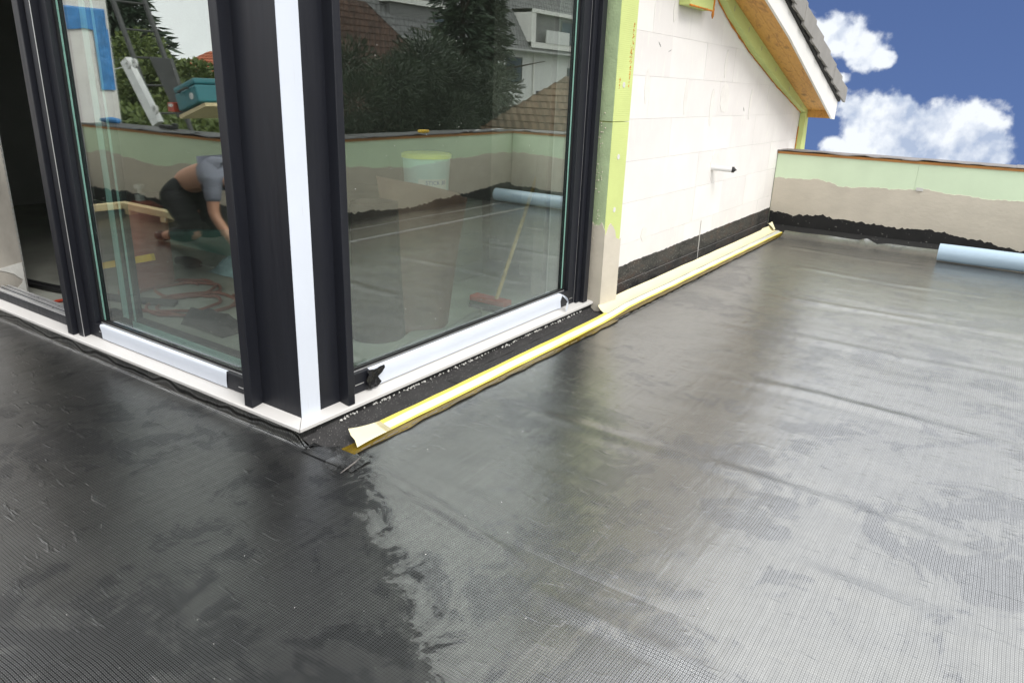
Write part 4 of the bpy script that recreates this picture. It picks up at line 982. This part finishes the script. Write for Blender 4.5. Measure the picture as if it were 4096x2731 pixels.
bgm = MB().grid([[(1.36+0.012*i+0.02*math.sin(j*1.2), 2.16+0.05*i, 0.035+0.10*math.sin(j*0.55)*abs(math.sin(i*0.6+0.4))+0.015*nz2(i, j)) for i in range(7)] for j in range(7)])
tag(obj('plastic_bag', MB().grid([[(1.27+0.03*j, 2.14+0.05*i+0.01*nz2(i*.8, j), 0.034+max(0, 0.12*math.sin(j*0.52)*math.sin(i*0.52+0.05))+0.012*abs(nz2(i*1.3, j*1.1))) for i in range(7)] for j in range(7)]), M['bag'], None, True), 'crumpled pale blue plastic bag on the floor behind the left pane', 'bag')
dr = thing('power_drill', (1.25, 2.58, 0.03), 'black power drill lying on the floor beside the plastic bag', 'drill')
obj('drill_body', MB().tube([(1.20, 2.66, 0.09), (1.22, 2.58, 0.095), (1.24, 2.50, 0.09), (1.245, 2.46, 0.085)], [0.028, 0.034, 0.03, 0.015], 12), M['black'], dr, True, 50)
obj('handle', MB().tube([(1.215, 2.61, 0.08), (1.29, 2.64, 0.05)], [0.022, 0.02], 10), M['steel_dark'], dr, True, 50)
obj('drill_bit', MB().tube([(1.245, 2.46, 0.085), (1.27, 2.36, 0.075)], 0.005, 8), M['steel'], dr, True)
obj('battery', B((1.26, 2.59, 0.031), (1.34, 2.69, 0.075), 0.006), M['black'], dr)
tag(obj('dark_rag', MB().grid([[(0.50+0.035*i, 1.18+0.045*j, 0.033+0.09*abs(math.sin(i*0.9+j*0.4))*math.sin(min(1, j/3)*1.5)*math.sin(i*0.5+0.2)+0.01*abs(nz2(i, j))) for i in range(7)] for j in range(9)]), M['cloth_black'], None, True), 'crumpled black cloth on the floor close behind the left pane', 'cloth')

# ------------------------------------------------------------------ side terrace: timber frame, worker
tf = thing('timber_frame', (-1.9, 4.8, 0.0), 'pale timber angle of two laths lying on the side terrace, mirrored left', 'timber')
obj('lath', B((-2.06, 4.25, 0.05), (-1.98, 5.20, 0.11), 0.003), M['timber'], tf)
obj('lath', B((-1.978, 5.12, 0.05), (-1.5, 5.20, 0.11), 0.003), M['timber'], tf)
for y in (4.4, 5.0): obj('support_block', B((-2.06, y, 0.004), (-1.98, y+0.08, 0.0495)), M['timber'], tf)

def skinned(name, verts, edges, mat, parent, sub=2, root=0):
    me = bpy.data.meshes.new(name); off = wloc(parent)
    me.from_pydata([tuple(Vector(v[:3])-off) for v in verts], edges, [])
    me.materials.append(mat); o = bpy.data.objects.new(name, me); C.objects.link(o); o.parent = parent
    sm = o.modifiers.new('skin', 'SKIN'); sm.use_smooth_shade = True
    for i, v in enumerate(verts):
        r = v[3] if isinstance(v[3], tuple) else (v[3], v[3])
        me.skin_vertices[0].data[i].radius = r; me.skin_vertices[0].data[i].use_root = (i == root)
    ss = o.modifiers.new('sub', 'SUBSURF'); ss.levels = sub; ss.render_levels = sub
    return o
wk = thing('person', (-1.2, 2.6, 0.0), 'person kneeling bent over in black trousers and grey shirt, lower back bare', 'person')
X = -1.2
body = [(X, 2.80, 0.50, 0.135), (X, 2.55, 0.60, 0.125), (X, 2.30, 0.66, 0.135), (X, 2.06, 0.66, 0.14), (X, 1.93, 0.655, 0.06), (X, 1.86, 0.63, 0.075), (X, 1.78, 0.58, 0.09), (X, 1.72, 0.50, 0.06),
        (X+0.11, 2.74, 0.44, 0.10), (X+0.14, 2.42, 0.13, 0.068), (X+0.13, 2.85, 0.075, 0.045), (X+0.13, 2.98, 0.05, 0.035),
        (X-0.11, 2.74, 0.44, 0.10), (X-0.14, 2.42, 0.13, 0.068), (X-0.13, 2.85, 0.075, 0.045), (X-0.13, 2.98, 0.05, 0.035),
        (X+0.19, 2.06, 0.62, 0.062), (X+0.23, 2.02, 0.36, 0.045), (X+0.18, 1.84, 0.13, 0.034), (X+0.17, 1.79, 0.07, 0.036),
        (X-0.19, 2.06, 0.62, 0.062), (X-0.23, 2.02, 0.36, 0.045), (X-0.18, 1.84, 0.13, 0.034), (X-0.17, 1.79, 0.07, 0.036)]
ed = [(0, 1), (1, 2), (2, 3), (3, 4), (4, 5), (5, 6), (6, 7), (0, 8), (8, 9), (9, 10), (10, 11), (0, 12), (12, 13), (13, 14), (14, 15), (3, 16), (16, 17), (17, 18), (18, 19), (3, 20), (20, 21), (21, 22), (22, 23)]
skinned('body', body, ed, M['skin'], wk)
for sgn in (1, -1):
    hx_, hy_, hz_ = X+sgn*0.17, 1.79, 0.07
    for k, (dx, L) in enumerate(((-0.028, 0.065), (-0.010, 0.078), (0.010, 0.074), (0.027, 0.058))):
        skinned('finger', [(hx_+dx*0.6, hy_, hz_, 0.011), (hx_+dx, hy_-0.045, hz_-0.012, 0.010), (hx_+dx*1.1, hy_-0.045-L*0.5, hz_-0.030, 0.009), (hx_+dx*1.1, hy_-0.03-L*0.75, hz_-0.052, 0.0075)], [(0, 1), (1, 2), (2, 3)], M['skin'], wk, 1)
    skinned('thumb', [(hx_-sgn*0.02, hy_+0.02, hz_, 0.012), (hx_-sgn*0.05, hy_-0.01, hz_-0.015, 0.011), (hx_-sgn*0.055, hy_-0.045, hz_-0.035, 0.009)], [(0, 1), (1, 2)], M['skin'], wk, 1)
skinned('trousers', [(X, 2.84, 0.49, 0.155), (X, 2.66, 0.56, 0.150), (X+0.115, 2.74, 0.43, 0.140), (X+0.14, 2.43, 0.14, 0.098), (X+0.13, 2.84, 0.085, 0.062), (X-0.115, 2.74, 0.43, 0.140), (X-0.14, 2.43, 0.14, 0.098), (X-0.13, 2.84, 0.085, 0.062)], [(0, 1), (0, 2), (2, 3), (3, 4), (0, 5), (5, 6), (6, 7)], M['cloth_black'], wk)
skinned('shirt', [(X, 2.30, 0.665, 0.143), (X, 2.20, 0.675, 0.150), (X, 2.06, 0.67, 0.155), (X, 1.96, 0.66, 0.085), (X+0.19, 2.06, 0.62, 0.078), (X+0.22, 2.03, 0.45, 0.066), (X-0.19, 2.06, 0.62, 0.078), (X-0.22, 2.03, 0.45, 0.066)], [(0, 1), (1, 2), (2, 3), (2, 4), (4, 5), (2, 6), (6, 7)], M['cloth_grey'], wk, 2, 1)
skinned('hair', [(X, 1.87, 0.655, 0.07), (X, 1.79, 0.625, 0.092), (X, 1.735, 0.575, 0.07)], [(0, 1), (1, 2)], M['hair'], wk)
obj('shoe', MB().box((X+0.085, 2.92, 0.006), (X+0.175, 3.06, 0.085), 0.03), M['cloth_black'], wk); obj('shoe', MB().box((X-0.175, 2.92, 0.006), (X-0.085, 3.06, 0.085), 0.03), M['cloth_black'], wk)

wk.location = (-1.65, 3.37, 0.0); wk.scale = (0.9, 0.9, 0.9)

# ------------------------------------------------------------------ things on the parapets (seen as reflections)
tag(obj('folded_foil', MB().tube([(-2.42, 6.12, 0.82), (-2.45, 5.98, 0.825), (-2.46, 5.85, 0.82)], [0.02, 0.032, 0.026], 12), M['bluefoil'], None, True), 'small blue foil roll on the side parapet next to the end wall', 'foil')
tag(obj('black_clamp', MB().box((-2.50, 4.86, 0.794), (-2.44, 5.1, 0.83), 0.01).box((-2.49, 4.84, 0.83), (-2.46, 4.92, 0.85), 0.008), M['black']), 'black clamp lying on top of the side parapet', 'clamp')
tag(obj('tape_holder', B((4.62, -3.27, 0.795), (4.74, -3.20, 0.825), 0.008), M['spirit']), 'small orange box on top of the front parapet, mirrored right', 'box')
for x, y, w in ((5.4, -3.26, 0.28), (5.95, -3.30, 0.24)):
    tag(obj('paper_sheet', MB().grid([[(x+w*i/4, y+0.03*j, 0.797+0.006*abs(nz2(i, j, x))) for i in range(5)] for j in range(4)]), M['pvc']), ('white paper strip on the front parapet, the one nearer the orange box' if x < 5.7 else 'white paper strip on the front parapet, nearer the parapet corner'), 'paper', 'papers on the front parapet')

ho = thing('inclined_hoist', (-3.2, 3.2, -6.0), 'inclined builders hoist with two rails and a roller carriage beyond the side parapet', 'hoist')
def rail(y_off, x): return [(x, 3.05+y_off, -6.0), (x, 7.5+y_off, 3.4)]
dr_ = (Vector((0, 7.5, 3.4))-Vector((0, 3.05, -6.0))).normalized()
for xx in (-3.35, -3.75): obj('rail', MB().tube([(xx, 3.45, -6.0), (xx, 7.55, 2.72)], 0.03, 8), M['steel_dark'], ho)
for k in range(28):
    t = k/28; obj('rung', MB().tube([(-3.35, 3.45+4.1*t, -6+8.72*t), (-3.75, 3.45+4.1*t, -6+8.72*t)], 0.012, 6), M['steel_dark'], ho)
cg = obj('carriage_beam', MB().prism([(6.82, 1.47), (6.95, 1.41), (6.44, 0.72), (6.31, 0.78)], 0, -3.24, -3.17), M['metal_light'], ho)
obj('carriage_plate', MB().prism([(6.50, 1.48), (6.09, 1.46), (5.85, 0.86), (6.07, 0.84)], 0, -3.30, -3.26), M['steel_dark'], ho)
for y, z in ((6.61, 1.40), (6.76, 1.39), (6.31, 0.91)):
    obj('roller', MB().lathe((-3.15, y, z), [(0.025, -0.012), (0.05, -0.012), (0.055, 0.0), (0.05, 0.012), (0.025, 0.012), (0.025, -0.012)], 18, 0), M['pvc'], ho, True, 40)
obj('rope', MB().tube([(-3.12, 6.60, 1.39), (-3.0, 7.0, 1.30), (-2.9, 7.3, 1.27)], 0.005, 6), M['metal_light'], ho)
plt = obj('platform', MB().prism([(5.92, 0.83), (5.42, 0.985), (5.43, 1.02), (5.93, 0.87)], 0, -3.7, -3.2), M['timber'], ho)
tcz = thing('tool_case', (-3.35, 5.7, 1.02), 'teal plastic tool case tilted on the hoist platform', 'case')
mt = Matrix.Translation((-3.35, 5.75, 1.09)) @ Matrix.Rotation(R(-17), 4, 'X')
obj('case_body', MB().box((-0.16, -0.21, -0.13), (0.16, 0.21, 0.06), 0.02).xf(mt), M['teal'], tcz)
obj('case_lid', MB().box((-0.16, -0.21, 0.063), (0.16, 0.21, 0.13), 0.02).xf(mt), M['teal'], tcz)
obj('handle', MB().tube([(0.165, -0.09, 0.05), (0.20, -0.07, 0.05), (0.20, 0.07, 0.05), (0.165, 0.09, 0.05)], 0.012, 8).xf(mt), M['black'], tcz)
obj('badge', MB().lathe((0.163, -0.10, -0.04), [(0.001, 0.001), (0.035, 0.0), (0.035, -0.003)], 16, 0).xf(mt), M['pvc'], tcz)
rb_ = thing('red_box', (-3.3, 5.98, 0.9), 'small red box wedged under the teal tool case', 'box')
obj('box_body', MB().box((-3.30, 5.97, 0.90), (-3.17, 6.09, 1.0), 0.006), M['redb'], rb_)
obj('box_label', MB().box((-3.1695, 5.99, 0.955), (-3.168, 6.07, 0.985)), M['pvc'], rb_)

# ------------------------------------------------------------------ trees and houses beyond (seen in the panes)
def foliage(pts_fn, n, size, droop=0.3, seed=1, asp=0.35):
    rnd = random.Random(seed); m = MB()
    for _ in range(n):
        c, d, s = pts_fn(rnd)
        d = (d+Vector((rnd.gauss(0, .35), rnd.gauss(0, .35), rnd.gauss(0, .3)-droop))).normalized()
        q = d.orthogonal().normalized(); q = (q*math.cos(a_ := rnd.uniform(0, 6.28))+d.cross(q)*math.sin(a_))
        L = size*s*rnd.uniform(0.6, 1.4); w = L*asp
        m.add([c-d*L*.3, c+q*w+d*L*.1, c+d*L, c-q*w+d*L*.2], [(0, 1, 2, 3)])
    return m
def tree(name, label, base, h, crown, mat, n, size, trunk_r, group=None, droop=0.2, seed=1, asp=0.35):
    t = thing(name, base, label, 'tree', group)
    bx_, by_, bz_ = base
    obj('trunk', MB().tube([(bx_, by_, bz_), (bx_+0.05, by_, bz_+h*0.5), (bx_, by_+0.03, bz_+h*0.93)], [trunk_r, trunk_r*.6, trunk_r*.1], 8), M['bark'], t, True)
    limbs = MB(); rnd = random.Random(seed)
    for k in range(14):
        z = bz_+h*(0.25+0.6*k/14); a = rnd.uniform(0, 6.28); L = h*0.22*(1-k/18)
        limbs.tube([(bx_, by_, z), (bx_+L*math.cos(a), by_+L*math.sin(a), z+L*.2)], [trunk_r*.3, trunk_r*.06], 5)
    tag(obj('limb', limbs, M['bark'], t), kind='stuff')
    tag(obj('crown', foliage(crown, n, size, droop, seed, asp), mat, t), kind='stuff')
    return t
def cone_crown(base, h, rad, z0, tiers=16, power=1.0):
    bx_, by_, bz_ = base
    def f(r):
        k = r.randrange(tiers); u = min(0.99, (k+r.random()**1.5*1.5)/tiers); z = bz_+h*(z0+(1-z0)*u)
        a0 = (int(r.random()*9)+0.37*k)/9*6.283; a = a0+r.gauss(0, 0.16)
        R_ = rad*(1-u)**power*(0.75+0.35*math.sin(k*2.3+a0*3.1)); q = math.sqrt(r.random())
        return Vector((bx_+R_*q*math.cos(a), by_+R_*q*math.sin(a), z-0.18*R_*q)), Vector((math.cos(a), math.sin(a), 0.05)), 1.0
    return f
def blob_crown(clumps):
    def f(r):
        (cx, cy_, cz), (rx, ry, rz) = clumps[r.randrange(len(clumps))]
        v = Vector((r.gauss(0, 1), r.gauss(0, 1), r.gauss(0, 1))).normalized(); q = r.random()**0.4
        return Vector((cx+v.x*rx*q, cy_+v.y*ry*q, cz+v.z*rz*q)), v, 1.0
    return f
rnd = random.Random(3)
cl = []
for k in range(46):
    x = rnd.uniform(9.0, 14.3); w = 1-abs((x-11.8)/3.2)**2; top = 0.2+2.0*max(0.15, w)
    cl.append(((x, -9.6+rnd.uniform(-1.3, 1.0), rnd.uniform(-2.5, top)), (0.75, 0.75, 0.55)))
tree('conifer_tree', 'huge dark bushy conifer behind the front parapet, filling the right pane', (11.9, -9.8, -6.0), 7.6, blob_crown(cl), M['leaf_dark'], 80000, 0.095, 0.22, droop=-0.15, seed=5, asp=0.12)
tree('spruce_tree', 'slender dark spruce rising behind the bushy conifer, left one of two', (17.0, -12.4, -6.0), 15.5, cone_crown((17.0, -12.4, -6.0), 15.5, 1.5, 0.3, 26), M['leaf_spruce'], 18000, 0.20, 0.16, None, droop=0.25, seed=6, asp=0.16)  # height raised beyond view to keep sky out of the deck's reflection
tree('spruce_tree', 'leaning ragged spruce beside the white apartment house, right one of two', (18.7, -12.6, -6.0), 14.0, cone_crown((18.7, -12.6, -6.0), 14.0, 1.3, 0.3, 22), M['leaf_spruce'], 15000, 0.20, 0.16, None, droop=0.3, seed=8, asp=0.16)  # likewise heightened out of view, darkening what the deck mirrors
tree('fir_tree', 'tall fir beyond the side parapet, mirrored at the top of the left pane', (-14.0, 26.8, -6.0), 13.2, cone_crown((-14.0, 26.8, -6.0), 13.2, 4.0, 0.22, 22, 0.9), M['leaf_spruce'], 20000, 0.36, 0.25, None, droop=0.2, seed=9, asp=0.16)
cl = [((-9+rnd.gauss(0, 0.8), 15.9+rnd.gauss(0, 1.3), 0.75+rnd.gauss(0, 0.55)), (0.6, 0.6, 0.45)) for _ in range(26)]
tree('leafy_tree', 'fresh green leafy tree below the fir, mirrored in the left pane', (-9.0, 15.9, -6.0), 7.0, blob_crown(cl), M['leaf_light'], 24000, 0.08, 0.14, None, seed=11, asp=0.45)
cl = [((-5.0+rnd.gauss(0, 0.3), rnd.uniform(6.0, 11.0), 0.22+rnd.gauss(0, 0.25)), (0.45, 0.45, 0.34)) for _ in range(30)]
hd = thing('leafy_hedge', (-5.0, 8.5, -6.0), 'green leafy shrubs just behind the hoist and side parapet', 'hedge')
tag(obj('foliage', foliage(blob_crown(cl), 15000, 0.065, 0.1, 13, 0.4), M['leaf_light'], hd), kind='stuff')
obj('stem', MB().tube([(-5, 8.5, -6), (-5, 8.4, 0.3)], [0.09, 0.04], 7).tube([(-5, 7, -6), (-5, 7.1, 0.3)], [0.09, 0.04], 7).tube([(-5, 10, -6), (-5, 10.1, 0.3)], [0.09, 0.04], 7), M['bark'], hd)

def roof_slab(p0, p1, p2, p3, rows, step):
    """stepped tile rows between eave edge p0-p1 and ridge edge p3-p2"""
    m = MB(); p0, p1, p2, p3 = map(Vector, (p0, p1, p2, p3)); nrm = (p1-p0).cross(p3-p0).normalized()
    for k in range(rows):
        a, b = k/rows, (k+1)/rows
        A, B_, C_, D_ = p0.lerp(p3, a)+nrm*step, p1.lerp(p2, a)+nrm*step, p1.lerp(p2, b), p0.lerp(p3, b)
        m.add([A, B_, C_, D_, A-nrm*step*1.6, B_-nrm*step*1.6], [(0, 1, 2, 3), (4, 5, 1, 0)])
    return m
def window(parent, x0, x1, z0, z1, y, fm='facade', face=1):
    f = obj('window', MB().box((x0-0.08, y, z0-0.08), (x1+0.08, y+0.05*face, z0)).box((x0-0.08, y, z1), (x1+0.08, y+0.05*face, z1+0.08)).box((x0-0.08, y, z0), (x0, y+0.05*face, z1)).box((x1, y, z0), (x1+0.08, y+0.05*face, z1)), M['steel_dark'], parent)
    obj('pane', B((x0, y+0.01*face, z0), (x1, y+0.02*face, z1)), M['pane'], f); return f
# brown roofed house (ridge along x) at y about -16
h1 = thing('tiled_house', (15.5, -18, -6), 'old house with brown clay tile roof and chimney, mirrored top left of the right pane', 'house')
obj('wall', B((11.0, -22.5, -6), (20.2, -16.2, 0.9)), M['facade_tan'], h1)
rfm = obj('roof', roof_slab((10.5, -15.6, 0.85), (21.2, -15.6, 0.85), (19.3, -18.6, 4.0), (10.5, -18.6, 4.0), 14, 0.03), M['tile_brown'], h1)
obj('chimney', MB().box((15.9, -17.4, 2.5), (16.35, -17.0, 4.1)), M['steel'], rfm)
obj('roof', MB().add([(21.2, -15.6, 0.85), (21.2, -22.9, 0.85), (19.3, -18.6, 4.0)], [(0, 1, 2)]).add([(10.5, -22.9, 0.85), (21.2, -22.9, 0.85), (19.3, -18.6, 4.0), (10.5, -18.6, 4.0)], [(1, 0, 3, 2)]), M['tile_brown'], h1)
window(h1, 15.7, 16.5, -0.6, 0.5, -16.2)
h1b = thing('annex_house', (14.5, -14.3, -6), 'low annex with dark brown roof below the old house, mirrored right pane edge', 'house')
obj('wall', B((12.2, -15.4, -6), (14.9, -13.4, 0.25)), M['facade_tan'], h1b)
obj('roof', roof_slab((11.9, -13.1, 0.2), (15.2, -13.1, 0.2), (15.0, -15.5, 2.2), (11.9, -15.5, 2.2), 9, 0.03), M['tile_brown'], h1b)
# white apartment house at y about -26
h2 = thing('apartment_house', (38, -28, -6), 'white apartment house with grey slate roof, dormers and balcony behind the trees', 'building')
obj('wall', B((22, -36, -6), (56, -26, 3.45)), M['facade'], h2)
rm = obj('roof', roof_slab((21.5, -25.4, 3.45), (56.5, -25.4, 3.45), (56.5, -35, 17.5), (21.5, -35, 17.5), 46, 0.04), M['tile_grey'], h2)  # unseen upper part made taller so the deck mirrors roof, not sky
obj('dormer', MB().box((28.6, -28.6, 3.6), (34.6, -26.15, 5.15)), M['facade_grey'], rm)
obj('dormer_roof', MB().box((28.3, -29.2, 5.155), (34.9, -25.9, 5.42)), M['white'], rm)
window(h2, 32.1, 33.1, 3.9, 4.75, -26.15, face=1)
obj('loggia', MB().box((41.6, -27.6, 4.1), (50, -25.9, 5.75)), M['facade_grey'], rm)
obj('loggia_frame', MB().box((41.0, -27.8, 3.75), (41.55, -25.55, 6.0)).box((41.0, -27.8, 5.78), (50.5, -25.5, 6.0)).box((41.0, -27.8, 3.72), (50.5, -25.45, 4.05)), M['white'], rm)
window(h2, 45.2, 49, 4.2, 5.5, -25.9)
obj('balcony_panel', B((42.6, -25.46, 4.06), (45.5, -25.40, 4.85)), M['facade'], h2)
for x0, x1, z0, z1 in ((38.9, 40.6, 1.6, 3.0), (42.6, 44.2, -1.2, 1.0), (46.5, 48, 0.8, 2.6), (30, 31.5, 0.6, 2.2), (25, 26.5, 0.6, 2.2)): window(h2, x0, x1, z0, z1, -26.0)
obj('gutter', MB().tube([(21.4, -25.3, 3.45), (56.6, -25.3, 3.45)], 0.09, 8), M['steel'], h2); obj('downpipe', MB().tube([(42.0, -25.9, 3.4), (42.0, -25.9, -6)], 0.06, 8), M['white'], h2)
h3 = thing('garden_house', (16.6, -8, -6), 'small house with tan tile hip roof, mirrored at the right edge of the right pane', 'house')
obj('wall', B((14.9, -9.8, -6), (20.0, -6.7, -0.15)), M['facade_tan'], h3)
obj('roof', roof_slab((14.0, -6.4, -0.2), (20.8, -6.4, -0.2), (18.0, -8.2, 1.6), (16.2, -8.2, 1.6), 11, 0.035), M['tile_tan'], h3)
obj('roof', roof_slab((14.0, -10.4, -0.2), (14.0, -6.4, -0.2), (16.2, -8.2, 1.6), (16.19, -8.3, 1.6), 11, 0.035), M['tile_tan'], h3)
obj('roof', MB().add([(14.0, -10.4, -0.2), (20.8, -10.4, -0.2), (18.0, -8.2, 1.6), (16.2, -8.2, 1.6)], [(0, 1, 2, 3)]).add([(20.8, -6.4, -0.2), (20.8, -10.4, -0.2), (18.0, -8.2, 1.6)], [(0, 1, 2)]), M['tile_tan'], h3)
h4 = thing('red_roof_house', (-25, 33, -6), 'sand coloured house with orange red tile roof, mirrored in the left pane', 'house')
obj('wall', B((-31, 27, -6), (-22.3, 37, 1.15)), M['facade_tan'], h4)
obj('roof', roof_slab((-21.8, 26.5, 1.1), (-21.8, 37.5, 1.1), (-25.5, 37.5, 2.6), (-25.5, 26.5, 2.6), 10, 0.03), M['tile_red'], h4)
w_ = obj('window', MB().box((-22.3, 32.7, -0.3), (-22.25, 33.9, 0.75)), M['white'], h4); obj('pane', MB().box((-22.248, 32.78, -0.2), (-22.24, 33.25, 0.67)).box((-22.248, 33.35, -0.2), (-22.24, 33.82, 0.67)), M['pane'], w_)
h5 = thing('grey_gable_house', (-34, 40, -6), 'distant house with dark grey roof above the orange red one', 'house')
obj('wall', B((-44, 36, -6), (-34, 46, 3.4)), M['facade'], h5); obj('roof', MB().prism([(33.5, 3.3), (48, 3.3), (48, 3.5), (40, 5.4), (33.5, 4.3)], 0, -45, -33.5), M['facade_grey'], h5)
